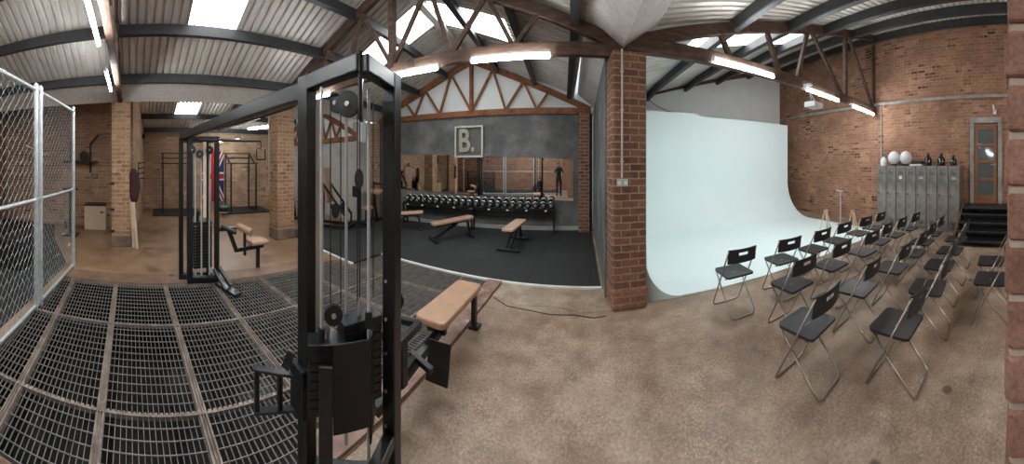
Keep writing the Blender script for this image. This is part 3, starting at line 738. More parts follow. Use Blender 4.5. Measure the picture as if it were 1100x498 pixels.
# ------------------------------------------------------------------ gym wall: mirror, sign, dumbbells
def gw(x, off, z): return W(x, 7.85-off, z)
def mirror(xa, xb_, za0, za1, zb0, zb1, lab):
    P = [gw(xa, .03, za0), gw(xb_, .03, zb0), gw(xb_, .03, zb1), gw(xa, .03, za1)]; B = [p+Vector((0, .02, 0)) for p in P]
    c = sum(P, Vector())/4; m = MB()
    m.add([p-c for p in P+B], [(0, 1, 2, 3), (7, 6, 5, 4), (0, 4, 5, 1), (1, 5, 6, 2), (2, 6, 7, 3), (3, 7, 4, 0)])
    o = m.build('wall_mirror', ['mirror', 'black'], loc=c); tag(o, lab, 'mirror', 'mirrors on the grey wall')
    for i, p in enumerate(o.data.polygons): p.material_index = 0 if i == 0 else 1
mirror(-6.15, -3.3, .97, 2.02, .88, 1.94, 'long wall mirror behind the left half of the dumbbell rack')
mirror(-3.29, -.47, .88, 1.94, .77, 1.84, 'long wall mirror behind the right half of the dumbbell rack')
sg = thing('framed_sign', gw(-3.5, .06, 2.32), 'framed sign with a large letter B on the grey wall', 'sign', rz=AR)
m = MB()
for x in (-.42, .42): m.box((x, -.04, 0), (.05, .1, .82))
for z in (-.4, .4): m.box((0, -.04, z), (.88, .1, .05))
m.build('frame', 'rack_grey', sg, bevel=.006)
m = MB(); m.box((0, .02, 0), (.8, .02, .76)); m.build('backing', 'sign_back', sg)
cu = bpy.data.curves.new('letter_text', 'FONT'); cu.body = 'B.'; cu.size = .86; cu.extrude = .03; cu.offset = .018; cu.align_x = 'CENTER'; cu.align_y = 'CENTER'
cu.materials.append(M['sign_grey']); o = bpy.data.objects.new('letter_text', cu); COL.objects.link(o); bpy.context.view_layer.update()
me = bpy.data.meshes.new_from_object(o.evaluated_get(bpy.context.evaluated_depsgraph_get())); bpy.data.objects.remove(o)
o = bpy.data.objects.new('letter', me); COL.objects.link(o); o.parent = sg; o.location = (-.07, -.035, .0); o.rotation_euler = (PI/2, 0, 0); o.scale = (.8, 1, 1)

# dumbbell rack
rk = thing('dumbbell_rack', gw(-3.25, .35, 0.02), 'long black dumbbell rack below the mirrors', 'rack', rz=AR)
RLn = 4.55
m = MB()
for y, z in ((-.12, .60), (.12, .68)): m.bar((-RLn/2, y, z), (RLn/2, y, z), .05, .035)
m.box((0, 0, .61), (RLn, .3, .012), rx=.32); m.build('tray', 'machine', rk)
m = MB(); m.bar((-RLn/2, .08, .44), (RLn/2, .08, .44), .03, .12); m.build('lower_panel', 'machine', rk)
for x in (-RLn/2, -.02, RLn/2):
    m = MB(); m.bar((x, .1, .0), (x, .14, .74), .05, .06); m.bar((x, -.12, .03), (x, .14, .03), .05, .05); m.bar((x, -.1, .05), (x, -.14, .6), .045, .045); m.build('leg', 'machine', rk, bevel=.004)
for i in range(9):
    m = MB(); m.box((-2.1+i*.52, -.15, .565), (.06, .008, .035)); m.build('weight_tag', 'white_plastic', rk)
def dumbbell():
    r = thing('dumbbell', (0, 0, 0), 'x', 'dumbbell', 'dumbbells on the rack under the mirrors')
    m = MB(); m.lathe([(.016, -.07), (.019, 0), (.016, .07)], (0, 0, 0), 10, 'Y'); m.build('handle', 'chrome', r, smooth=True)
    for s in (-1, 1):
        m = MB(); m.lathe([(.03, s*.06), (.078, s*.068), (.082, s*.08), (.082, s*.135), (.07, s*.15), (.05, s*.152)], (0, 0, 0), 18, 'Y'); hd = m.build('head', 'black', r, smooth=.6)
        m = MB(); m.lathe([(.083, s*.088), (.0845, s*.105), (.083, s*.122)], (0, 0, 0), 18, 'Y'); m.lathe([(.045, s*.151), (.04, s*.156), (.001, s*.157)], (0, 0, 0), 14, 'Y'); m.build('cap', 'chrome', hd, smooth=.6)
    return r
db = dumbbell(); ND = 22
o20 = ['first', 'second', 'third', 'fourth', 'fifth', 'sixth', 'seventh', 'eighth', 'ninth', 'tenth', 'eleventh', 'twelfth', 'thirteenth', 'fourteenth', 'fifteenth', 'sixteenth', 'seventeenth', 'eighteenth', 'nineteenth', 'twentieth', 'twenty-first', 'last']
for i in range(ND):
    o = db if i == 0 else copy_tree(db)
    x = lerp(-5.42, -1.06, i/(ND-1)); o.location = gw(x, .36, .755); o.rotation_euler = (.32, 0, AR)
    s = .82+.2*i/ND; o.scale = (s, 1, s)
    o['label'] = 'black and chrome dumbbell on the rack, %s from the rack end by the cable machine' % o20[i]

# flat benches
def bench(x, y, rz, lab, mt, tilt=.0):
    r = thing('weight_bench', (x, y, .02), lab, 'bench', 'weight benches on the rubber floor', rz)
    m = MB(); hw, hl = .145, .56; pts = []
    for cx, cy, a0 in ((hw-.07, hl-.07, 0), (-hw+.07, hl-.07, 90), (-hw+.07, -hl+.07, 180), (hw-.07, -hl+.07, 270)):
        for k in range(5):
            a = math.radians(a0+k*22.5); pts.append((cx+.07*math.cos(a), cy+.07*math.sin(a)))
    m.ext(pts, .395, .455, lambda u, v, t_: (u, v, t_+v*tilt)); m.build('pad', mt, r, bevel=.018)
    m = MB(); m.bar((0, -.45, .37-.45*tilt), (0, .45, .37+.45*tilt), .07, .05)
    for s in (-.05, .05): m.bar((s, -.5, .05), (s, .12, .36), .03, .035)
    for q in (.25, .5, .75): m.bar((-.05, -.5+q*.62, .05+q*.31), (.05, -.5+q*.62, .05+q*.31), .02, .02)
    m.bar((0, .42, .36), (0, .5, .06), .06, .05); m.build('frame', 'machine_hi', r, bevel=.004)
    for yy, hw_ in ((-.52, .26), (.5, .2)):
        m = MB(); m.bar((-hw_, yy, .035), (hw_, yy, .035), .06, .05); m.build('foot', 'machine_hi', r, bevel=.01)
    return r
bench(-4.95, 6.1, -.95, 'tan-padded weight bench nearest the cable machine on the rubber floor', 'tan_light', .06)
bench(-3.3, 6.0, -.62, 'tan-padded weight bench in the middle of the rubber floor', 'tan', .08)
bench(-1.72, 6.1, -.02, 'tan-padded weight bench nearest the corner column', 'tan_light')

# ------------------------------------------------------------------ chain-link fence
FY = -1.57
def fence_panel(x0, x1, z0, z1, parent):
    m = MB(); p = .058; r = .0021
    n = int((x1-x0)/p); rows_ = int((z1-z0)/p)
    for i in range(n+1):
        xc = x0+i*p; pts = []
        for j in range(rows_*1+1):
            pts.append((xc+(p/2 if ((j+i) % 2) else -p/2), FY+(.004 if j % 2 else -.004), z0+j*(z1-z0)/rows_))
        pts = [(min(max(a, x0), x1), b, c) for a, b, c in pts]
        m.tube(pts, r, 3, cap=False)
    return m.build('chain_link', 'wire', parent)
ft = thing('chain_link_fence', (0, 0, 0), 'galvanised chain-link fence along the grating at the left', 'fence')
def rail(pts, r=.024, nm='rail'):
    m = MB(); m.tube(pts, r, 10); m.build(nm, 'galv', ft, smooth=.6)
FX = [-4.78, -3.30, -1.45, .25]
for x in FX[:1]+[-3.36, -3.22]+FX[2:]:
    m = MB(); m.tube([(x, FY, 0), (x, FY, 2.64)], .03, 12); m.lathe([(.034, 2.62), (.034, 2.66), (.001, 2.69)], (x, FY, 0), 12); m.build('post', 'galv', ft, smooth=.6)
for a, b in ((-4.78, -3.22), (-3.36, -1.45), (-1.45, .25)):
    for z in (.05, 1.30, 2.60): rail([(a, FY, z), (b, FY, z)], .021 if z != 1.3 else .019)
    fence_panel(min(a, b)+.02, max(a, b)-.02, .06, 2.59, ft)
for z in (.06, .3, 1.3, 2.4, 2.58):
    for x in (-3.36, -3.22, -4.78):
        m = MB(); m.lathe([(.036, z-.02), (.036, z+.02)], (x, FY, 0), 12); m.build('clamp', 'galv', ft, smooth=.6)
# inside the cage
m = MB(); quadslab(m, [(-7.9, -5.0), (.3, -4.3), (.3, -1.75), (-4.9, -1.75), (-6.4, -2.6), (-7.9, -3.2)], 0, .02); struct(m, 'floor_cage', 'rubber', 'dark rubber floor behind the fence')
t = thing('storage_rack', (-5.3, -4.35, .02), 'dark storage rack against the brick wall behind the fence', 'rack', rz=AR)
for x in (-1.0, 0, 1.0):
    m = MB(); m.bar((x, 0, 0), (x, 0, 1.25), .06, .06); m.build('upright', 'machine', t)
for z in (.35, .75, 1.2):
    m = MB(); m.box((0, -.0, z), (2.1, .4, .04)); m.build('shelf', 'machine', t)
m = MB(); m.box((-4.6, -2.6, .25), (.9, .5, .5)); tag(m.build('storage_box', 'black', bevel=.02), 'black storage box behind the fence', 'box')
for x, y, l in ((-6.3, -3.1, 'slim galvanised post behind the fence, nearer the pillar'),):
    m = MB(); m.tube([(x, y, 0), (x, y, 2.05)], .03, 10); m.tube([(x, y, 2.05), (x+.5, y, 2.12)], .02, 8); tag(m.build('steel_post', 'galv', smooth=.6), l, 'post')

# ------------------------------------------------------------------ left alcove
t = thing('plyo_box', (-7.92, -1.9, 0), 'pale plywood jump box with a black top beside the left pillar', 'box', rz=.12)
m = MB(); m.box((0, 0, .31), (.46, .62, .62)); m.build('body', 'wood', t, bevel=.006)
m = MB(); m.box((0, 0, .64), (.47, .63, .04)); m.build('lid', 'black', t, bevel=.008)
m = MB(); m.box((.232, .2, .46), (.006, .1, .035)); m.build('hand_hole', 'black', t)
t = thing('wall_rig', (-8.18, -2.2, 1.4), 'black wall-mounted pull-up rig with a shelf on the brick wall', 'rig')
for y, z0, z1 in ((-.55, .35, .98), (.08, .08, .9)):
    m = MB(); m.bar((.05, y, z0), (.05, y, z1), .05, .05); m.build('upright', 'machine', t)
m = MB(); m.bar((.05, .08, .88), (.5, .45, 1.08), .045, .045); m.bar((.5, .45, 1.08), (.5, .78, 1.1), .045, .045); m.build('arm', 'machine', t)
m = MB(); m.box((.2, -.2, .38), (.3, 1.0, .05)); m.build('shelf', 'machine', t)
m = MB(); m.lathe([(.06, -.03), (.13, -.025), (.13, .025), (.06, .03)], (-7.96, -2.28, 1.94), 20, 'X'); tag(m.build('weight_plate', 'black', smooth=.6), 'round black weight plate standing on the wall shelf', 'weight plate')
t = thing('plate_tree', (-6.9, -2.35, 0), 'black post stand with wheels of weight beside the fence end', 'stand')
m = MB(); m.bar((0, 0, 0), (0, 0, 1.12), .06, .06); m.box((0, 0, .03), (.3, .4, .05)); m.build('post', 'machine', t)
m = MB(); m.bar((0, -.2, 1.12), (0, .2, 1.12), .06, .05); m.build('top_bar', 'machine', t)
for s in (-1, 1):
    m = MB(); m.lathe([(.03, s*.08), (.09, s*.09), (.09, s*.13), (.03, s*.14)], (.06, 0, .26), 16, 'Y'); m.build('plate', 'black', t, smooth=.6)
for z in (.33, .78, 1.31):
    m = MB(); m.box((-6.19, -1.09, z), (.03, .09, .05)); tag(m.build('pillar_bracket', 'black'), 'small black bracket on the left pillar, %s' % {.33: 'lowest', .78: 'middle', 1.31: 'highest'}[z], 'bracket', 'black brackets on the left pillar')
# jacket and planks on the side of the pillar
m = MB(); vs = []; fs = []
NJ = 9
for i in range(NJ):
    z = 1.62-i*.085; wv = [.05, .09, .11, .12, .12, .115, .11, .10, .07][i]
    for j in range(12):
        a = 2*PI*j/12; rr = 1+.16*math.sin(3*a+i*.8); vs.append((-6.22+.055*math.cos(a)*rr+.01*math.sin(i), -.60+wv*math.sin(a)*rr+.02*i/NJ, z))
for i in range(NJ-1):
    for j in range(12): fs.append((i*12+j, i*12+(j+1) % 12, (i+1)*12+(j+1) % 12, (i+1)*12+j))
fs += [tuple(range(12))[::-1], tuple((NJ-1)*12+j for j in range(12))]
m.add(vs, fs); tag(m.build('jacket', 'jacket', smooth=True), 'dark maroon jacket hanging on the side of the left pillar', 'jacket')
for dx, lab in ((0, 'pale wooden plank leaning on the left pillar, taller one'), (.07, 'pale wooden plank leaning on the left pillar, shorter one')):
    m = MB(); m.bar((-6.2+dx, -.60+dx*1.2, .0), (-6.24+dx, -.68+dx, 1.15-dx*3), .03, .06); tag(m.build('leaning_plank', 'pale_plank'), lab, 'plank', 'planks leaning on the left pillar')
t = thing('peg_rail', (-9.4, -.76, 1.5), 'black peg rail on the brick wall behind the left pillar', 'peg rail')
m = MB(); m.box((0, .015, 0), (.06, .03, .6)); m.build('rail', 'black', t)
for k in range(4):
    m = MB(); m.tube([(0, .02, -.25+k*.16), (0, .22, -.2+k*.16)], .016, 6); m.build('peg', 'black', t)
m = MB(); m.box((-10.9, -.66, 2.72), (.3, .12, .16)); o = m.build('wall_speaker', 'black', bevel=.01); tag(o, 'small black speaker high in the far brick corner', 'speaker')

# squat racks
def rack(y, lab):
    r = thing('squat_rack', (-10.75, y, .04), lab, 'squat rack', 'black squat racks by the brick wall')
    for x in (-.5, .42):
        for yy in (-.52, .52):
            m = MB(); m.bar((x, yy, 0), (x, yy, 1.72 if x > 0 else 2.1), .055, .055); m.build('upright', 'machine', r)
    for yy in (-.52, .52):
        for a, b in (((-.5, yy, 1.7), (.42, yy, 1.7)), ((-.5, yy, .03), (.42, yy, .03)), ((-.5, yy, 2.08), (.2, yy, 1.72))):
            m = MB(); m.bar(a, b, .045, .045); m.build('side_rail', 'machine', r)
    for a, b in (((.42, -.6, 1.7), (.42, .6, 1.7)), ((-.5, -.6, 2.08), (-.5, .6, 2.08)), ((-.5, -.52, 1.9), (-.5, .52, 1.9))):
        m = MB(); m.tube([a, b], .02, 8); m.build('crossbar', 'machine', r)
rack(.62, 'black squat rack near the brick corner, left of the flag'); rack(3.25, 'black squat rack right of the flag, beside the pillar')
for y0_, y1_b, lab in ((-.28, 1.55, 'black rubber platform mat near the brick corner'), (2.3, 4.3, 'black rubber platform mat under the rack beside the pillar')):
    m = MB(); m.box((-10.72, (y0_+y1_b)/2, .019), (1.5, y1_b-y0_, .038)); tag(m.build('platform_mat', 'black'), lab, 'mat', 'platform mats')

# flag
fl = thing('flag', (XL+.03, 2.26, 1.24), 'union flag hung upright on the far brick wall', 'flag')
FWd, FH = .95, 1.95           # hung upright: the flag's length runs downwards
def fq(m, pts, x): m.add([(x, p[0], p[1]) for p in pts], [tuple(range(len(pts)))])
def clip(poly):
    for ax, lim, sg_ in ((0, FWd/2, 1), (0, -FWd/2, -1), (1, FH/2, 1), (1, -FH/2, -1)):
        out = []
        for i in range(len(poly)):
            a, b = poly[i], poly[(i+1) % len(poly)]; ia, ib = a[ax]*sg_ <= lim*sg_, b[ax]*sg_ <= lim*sg_
            if ia: out.append(a)
            if ia != ib:
                t_ = (lim-a[ax])/(b[ax]-a[ax]); out.append((a[0]+(b[0]-a[0])*t_, a[1]+(b[1]-a[1])*t_))
        poly = out
    return poly
m = MB(); m.box((0, 0, 0), (.01, FWd, FH)); m.build('blue_field', 'blue', fl)
def band(a, b, w): 
    d = Vector((b[0]-a[0], b[1]-a[1])).normalized(); n_ = Vector((-d.y, d.x))*w/2; a, b = Vector(a), Vector(b); a = a-d; b = b+d
    return clip([tuple(a+n_), tuple(b+n_), tuple(b-n_), tuple(a-n_)])
m = MB()
for a, b in (((-FWd/2, -FH/2), (FWd/2, FH/2)), ((-FWd/2, FH/2), (FWd/2, -FH/2))): fq(m, band(a, b, .19), .0065)
fq(m, band((0, -FH/2), (0, FH/2), .32), .0072); fq(m, band((-FWd/2, 0), (FWd/2, 0), .32), .0078); m.build('white_bands', 'fwhite', fl)
m = MB()
for a, b in (((-FWd/2, -FH/2), (FWd/2, FH/2)), ((-FWd/2, FH/2), (FWd/2, -FH/2))): fq(m, band(a, b, .065), .0069)
fq(m, band((0, -FH/2), (0, FH/2), .19), .0084); fq(m, band((-FWd/2, 0), (FWd/2, 0), .19), .0088); m.build('red_bands', 'red', fl)
# medicine ball
m = MB(); R = .2; m.lathe([(max(.001, R*math.sin(PI*i/14)), R-R*math.cos(PI*i/14)) for i in range(15)], (0, 0, 0), 20)
o = m.build('exercise_ball', 'black', smooth=True, loc=(-9.75, 2.3, .04)); tag(o, 'black exercise ball with green and white print on the floor below the flag', 'ball')
m = MB(); m.lathe([(R*math.sin(PI*i/14)+.003, R-R*math.cos(PI*i/14)) for i in range(8, 11)], (0, 0, 0), 20); m.build('printed_band', 'green', o, smooth=True)
m = MB(); m.lathe([(R*math.sin(PI*i/14)+.003, R-R*math.cos(PI*i/14)) for i in range(4, 6)], (0, 0, 0), 20); m.build('printed_band', 'fwhite', o, smooth=True)

# ------------------------------------------------------------------ weight machines against the light grey wall
def pad(m, c, d, rz=0, rx=0, ry=0): m.box(c, d, rz, rx, ry)
t = thing('leg_press', (-6.60, 4.87, .02), 'black leg press machine with a tan back pad beside the rubber floor', 'weight machine', rz=.5)
m = MB()
m.bar((-.75, -.3, .06), (.75, -.3, .06), .07, .07); m.bar((-.75, .3, .06), (.75, .3, .06), .07, .07)
for x in (-.7, .7): m.bar((x, -.33, .06), (x, .33, .06), .07, .07)
for s in (-.27, .27): m.bar((-.6, s, 1.25), (.6, s, .32), .06, .06); m.bar((-.65, s, .08), (-.6, s, 1.25), .06, .06); m.bar((.6, s, .08), (.6, s, .35), .06, .06)
m.bar((-.6, -.3, 1.25), (-.6, .3, 1.25), .06, .06); m.build('frame', 'machine', t, bevel=.006)
m = MB(); pad(m, (-.3, 0, 1.0), (.1, .46, .85), ry=-.25); m.build('back_pad', 'tan', t, bevel=.03)
m = MB(); pad(m, (.12, 0, .48), (.42, .4, .09), ry=.12); m.build('seat_pad', 'black', t, bevel=.02)
for s in (-1, 1):
    m = MB(); m.lathe([(.04, s*.32), (.16, s*.33), (.16, s*.37), (.04, s*.38)], (.25, 0, .42), 20, 'Y'); m.build('weight_plate', 'black', t, smooth=.6)
t.scale = (.75, .9, 1.12)
t = thing('preacher_bench', (-6.3, 6.15, .02), 'black bench machine with tan arm pad near the brick column', 'weight machine', rz=.2)
m = MB(); m.bar((0, -.45, .04), (0, .5, .04), .07, .06); m.bar((-.3, -.45, .04), (.3, -.45, .04), .06, .06); m.bar((-.25, .5, .04), (.25, .5, .04), .06, .06)
m.bar((0, .3, .05), (0, .1, .85), .07, .07); m.bar((0, -.3, .05), (0, -.3, .42), .07, .07)
for s in (-.2, .2): m.bar((s, .35, .05), (s, .42, 1.15), .05, .05)
m.bar((-.25, .42, 1.1), (.25, .42, 1.1), .05, .05); m.build('frame', 'machine', t, bevel=.006)
m = MB(); pad(m, (0, .08, .9), (.6, .3, .08), rx=.2); m.build('arm_pad', 'tan', t, bevel=.02)
m = MB(); pad(m, (0, -.3, .46), (.32, .4, .07)); m.build('seat_pad', 'tan', t, bevel=.02)
t = thing('cable_column', (-6.12, 5.45, .02), 'slim black upright machine with an oval pad behind the cable tower', 'weight machine')
m = MB(); m.bar((0, 0, 0), (0, 0, 1.25), .09, .07); m.box((0, 0, .02), (.28, .28, .03)); m.build('post', 'machine', t)
m = MB(); m.lathe([(.001, -.04), (.13, -.035), (.14, 0), (.13, .035), (.001, .04)], (0, 0, 0), 20, 'Y', rz=.9)
q = m.build('oval_pad', 'black', t, smooth=.7); q.scale = (1, 1, 2.0); q.location = (.04, -.05, 1.3)
m = MB(); m.box((-.12, -.05, .95), (.16, .14, .3)); m.build('pulley_box', 'black', t, bevel=.02)
t = thing('exercise_bike', (-8.75, 4.45, 0), 'small black exercise machine with a tan seat beside the pulldown pillar', 'weight machine', rz=.3)
m = MB(); m.bar((-.4, 0, .04), (.5, 0, .04), .08, .06); m.bar((-.3, -.25, .04), (-.3, .25, .04), .06, .06); m.bar((.45, -.25, .04), (.45, .25, .04), .06, .06)
m.bar((-.25, 0, .05), (-.1, 0, .95), .07, .07); m.bar((.3, 0, .05), (.2, 0, .5), .07, .07); m.bar((-.25, 0, .35), (.25, 0, .35), .06, .06)
m.tube([(-.1, -.25, .95), (-.15, 0, 1.0), (-.1, .25, .95)], .02, 8); m.build('frame', 'machine', t)
m = MB(); m.box((.18, 0, .54), (.35, .3, .07)); m.build('seat_pad', 'tan', t, bevel=.02)
m = MB(); m.lathe([(.05, -.04), (.2, -.03), (.2, .03), (.05, .04)], (-.1, 0, .3), 20, 'Y'); m.build('flywheel', 'black', t, smooth=.6)
m = MB(); m.box((-9.3, 5.3, .95), (.35, .1, 1.9)); tag(m.build('tall_rack_board', 'black'), 'tall black panel standing by the light grey wall', 'panel')

# ------------------------------------------------------------------ cable crossover: near tower, far tower and the bar between
cx_ = thing('cable_crossover', (-1.4, 1.0, 0), 'tall black cable crossover machine standing over the grating in front', 'weight machine')
O = Vector(cx_.location)
def cx(mb, nm, mt, **k):
    for i, v in enumerate(mb.v): mb.v[i] = tuple(Vector(v)-O)
    return mb.build(nm, mt, cx_, **k)
Lp, Ap, Rp, Bp = (-1.43, .85), (-.97, .88), (-1.08, 1.22), (-1.54, 1.19); ZT = 2.2
def v3(p, z): return Vector((p[0], p[1], z))
for p, w in ((Lp, .085), (Rp, .085)):
    m = MB(); m.box((p[0], p[1], ZT/2), (w, w, ZT), AR+.1); cx(m, 'upright', 'machine', bevel=.008, seg=2)
for a, b in ((Lp, Ap), (Ap, Rp)):
    m = MB(); m.bar(v3(a, ZT-.045), v3(b, ZT-.045), .07, .085); cx(m, 'top_beam', 'machine', bevel=.01)
m = MB(); m.box((Ap[0]-.03, Ap[1]+.02, ZT-.14), (.02, .085, .3), .75); cx(m, 'apex_plate', 'machine_hi', bevel=.006)
def at(px, D, z):
    a = (px-634)/294; return Vector((D*math.sin(a), D*math.cos(a), z))
# guide rods, cables, weight stacks
for px, D, z0 in ((345.5, 1.50, .82), (372, 1.62, .9), (396, 1.52, .86), (364, 1.5, .85)):
    m = MB(); p = at(px, D, 0)
    if px == 364: continue
    m.tube([(p.x, p.y, .22), (p.x, p.y, ZT-.1)], .0095, 10); cx(m, 'guide_rod', 'rod', smooth=.6)
m = MB()
for px, D in ((355, 1.55), (366, 1.66), (384, 1.6), (386.5, 1.6), (401, 1.75)):
    p = at(px, D, 0); m.tube([(p.x, p.y, .95), (p.x, p.y, ZT-.12)], .0035, 6, cap=False)
cx(m, 'cable', 'black')
m = MB(); p = at(342.5, 1.66, 0); m.box((p.x, p.y, 1.38), (.052, .014, 1.3), .99); cx(m, 'guard_strip', 'rack_grey')
def stack(px, D, w, d, zt, n, rz, cover=None):
    p = at(px, D, 0)
    for k in range(n):
        m = MB(); m.box((p.x, p.y, zt-.02-k*.044), (w, d, .04), rz); cx(m, 'weight', 'machine', bevel=.004)
    m = MB(); m.box((p.x, p.y, zt+.022), (w*1.02, d*1.02, .045), rz); cx(m, 'top_plate', 'machine_hi', bevel=.005)
    m = MB(); m.lathe([(.012, zt+.04), (.014, zt+.1), (.005, zt+.14)], (p.x, p.y, 0), 10); cx(m, 'selector_pin', 'chrome', smooth=.6)
stack(386, 1.60, .115, .24, .875, 9, -.25); stack(352, 1.52, .115, .22, .80, 7, -.55)
for px, D, z in ((345.5, 1.50, .86), (396, 1.52, .93)):
    p = at(px, D, z); m = MB(); m.lathe([(.02, -.03), (.02, .05)], p, 12); cx(m, 'bush', 'black', smooth=.6)
def pulley(c, R, rz, nm='pulley'):
    m = MB(); m.lathe([(.001, -.016), (R, -.014), (R, -.008), (R*.82, 0), (R, .008), (R, .014), (.001, .016)], c, 24, 'Y', rz); q = cx(m, nm, 'black', smooth=.5)
    m = MB(); m.lathe([(.012, -.024), (.012, .024)], c, 10, 'Y', rz); cx(m, 'pulley_bolt', 'chrome', smooth=.6)
pulley(at(358, 1.46, .995), .05, 1.1); pulley(at(374, 1.42, 2.0), .062, .55); pulley(at(362, 1.55, 2.03), .05, .2); pulley(at(425, 1.7, .95), .05, .9)
# front cover sheets
p1, p2 = at(358, 1.42, 0), at(398, 1.47, 0)
m = MB(); m.bar((p1.x, p1.y, .66), (p2.x, p2.y, .66), .012, .42); cx(m, 'stack_cover', 'black')
p3 = at(402, 1.66, 0); m = MB(); m.bar((p2.x, p2.y, .62), (p3.x, p3.y, .62), .012, .52); cx(m, 'stack_cover', 'black')
p1 = at(350, 1.36, 0); m = MB(); m.box((p1.x, p1.y, .45), (.07, .02, .72), .85); cx(m, 'cover_post', 'machine_hi', bevel=.004)
# lower frame
m = MB(); m.bar(v3(Rp, .27), v3(Ap, .27), .07, .07); m.bar(v3(Lp, .06), v3(Ap, .06), .07, .08); m.bar(v3(Rp, .06), v3(Ap, .06), .07, .08); m.bar(v3(Lp, .06), v3(Rp, .06), .07, .08)
m.bar(v3(Ap, .06), v3(Ap, .30), .07, .07); cx(m, 'base_frame', 'machine', bevel=.008)
for z in (.34, .52, .72, .9, 1.1):
    m = MB(); m.lathe([(.009, -.006), (.009, .006)], (Rp[0]-.006, Rp[1]-.046, z), 8, 'Y'); cx(m, 'bolt', 'chrome')
# carriage arm with rollers on the left upright
c0 = Vector((-1.545, .63, 0))
m = MB(); m.bar((-1.46, .80, .56), (-1.57, .56, .60), .05, .015); m.bar((-1.46, .80, .38), (-1.57, .56, .36), .05, .015)
m.bar((-1.50, .70, .38), (-1.50, .70, .57), .03, .03); m.bar((-1.565, .575, .36), (-1.565, .575, .60), .03, .03); m.bar((-1.49, .73, .6), (-1.46, .76, .7), .02, .05)
m.box((-1.44, .84, .5), (.13, .13, .26), AR); cx(m, 'carriage', 'machine_hi', bevel=.005)
# crossover bar to the far tower and the curved pull-up bar
FA = Vector((-4.55, .35, 2.13)); NA = v3(Lp, 2.12)
m = MB(); m.bar(NA, FA, .075, .1); cx(m, 'crossover_beam', 'machine', bevel=.008)
m = MB(); m.tube([(-3.7, .55, 2.12), (-3.5, .95, 2.2), (-3.2, 1.25, 2.26), (-2.7, 1.42, 2.3), (-2.2, 1.3, 2.3)], .02, 8); m.tube([(-4.2, .6, 2.05), (-4.0, 1.0, 2.04), (-3.9, 1.5, 2.04)], .02, 8)
m.tube([(-3.9, 1.5, 2.04), (-3.9, 1.5, 1.92)], .008, 6); m.box((-3.9, 1.5, 1.78), (.02, .14, .02)); m.box((-3.9, 1.43, 1.85), (.02, .015, .14)); m.box((-3.9, 1.57, 1.85), (.02, .015, .14)); cx(m, 'pull_up_bar', 'machine', smooth=.6)
# far tower
for (x, y, w, mt) in ((-4.50, .34, .07, 'machine'), (-4.36, .47, .085, 'machine_hi'), (-4.30, .90, .07, 'machine'), (-4.52, .80, .06, 'machine')):
    m = MB(); m.box((x, y, 1.06), (w, w, 2.12), AR); cx(m, 'upright', mt, bevel=.006)
for zz, hh, nm_ in ((2.08, .08, 'far_top_frame'), (.05, .08, 'far_base_frame')):
  m = MB()
  for a, b in (((-4.5, .34), (-4.3, .9)), ((-4.5, .34), (-4.52, .8)), ((-4.52, .8), (-4.3, .9)), ((-4.36, .47), (-4.3, .9))): m.bar((a[0], a[1], zz), (b[0], b[1], zz), .065, hh)
  cx(m, nm_, 'machine', bevel=.005)
for y in (.56, .66, .79):
    m = MB(); m.tube([(-4.36, y, .1), (-4.36, y, 2.05)], .0135, 8); cx(m, 'guide_rod', 'rod', smooth=.6)
m = MB(); m.box((-4.30, .705, 1.5), (.02, .05, 1.1)); cx(m, 'guard_strip', 'pale_plank')
for k in range(14):
    m = MB(); m.box((-4.42, .68, .22+k*.044), (.12, .3, .04), AR); cx(m, 'weight', 'machine', bevel=.003)
m = MB(); m.box((-4.42, .68, .85), (.12, .3, .05), AR); m.box((-4.42, .6, .95), (.05, .05, .16)); cx(m, 'top_plate', 'machine_hi')
for y, z in ((.5, 1.92), (.78, 1.92), (.62, 1.86)): pulley(Vector((-4.28, y, z)), .06, 1.5)
m = MB(); m.bar((-4.22, .9, .03), (-3.75, 1.1, .03), .12, .03); m.bar((-4.22, .92, .25), (-4.0, 1.05, .06), .05, .04); m.bar((-4.15, .82, .25), (-3.9, .95, .05), .04, .03); cx(m, 'foot_plate', 'machine_hi')
# far lat seat
S = at(268, 5.0, 0); sx, sy = S.x, S.y
m = MB(); m.bar((-4.5, .95, .72), (-4.6, 1.3, .70), .05, .05); m.bar((-4.55, 1.15, .72), (-4.6, 1.3, .38), .05, .06); m.bar((-4.6, 1.28, .36), (-4.72, 1.86, .36), .06, .06); m.bar((-4.7, 1.75, .0), (-4.7, 1.75, .4), .06, .06); m.bar((-4.65, 1.48, .25), (-4.65, 1.48, .66), .06, .04); cx(m, 'seat_frame', 'machine', bevel=.004)
m = MB(); m.box((-4.72, 1.74, .44), (.34, .36, .07), AR); cx(m, 'seat_pad', 'tan', bevel=.03)
m = MB(); m.tube([(-4.78, 1.40, .70), (-4.5, 1.56, .64)], .058, 14); cx(m, 'roller_pad', 'tan', smooth=.6)
m = MB(); m.tube([(-4.52, 1.02, .76), (-4.5, 1.28, .66)], .035, 10); cx(m, 'hand_grip', 'machine', smooth=.6)
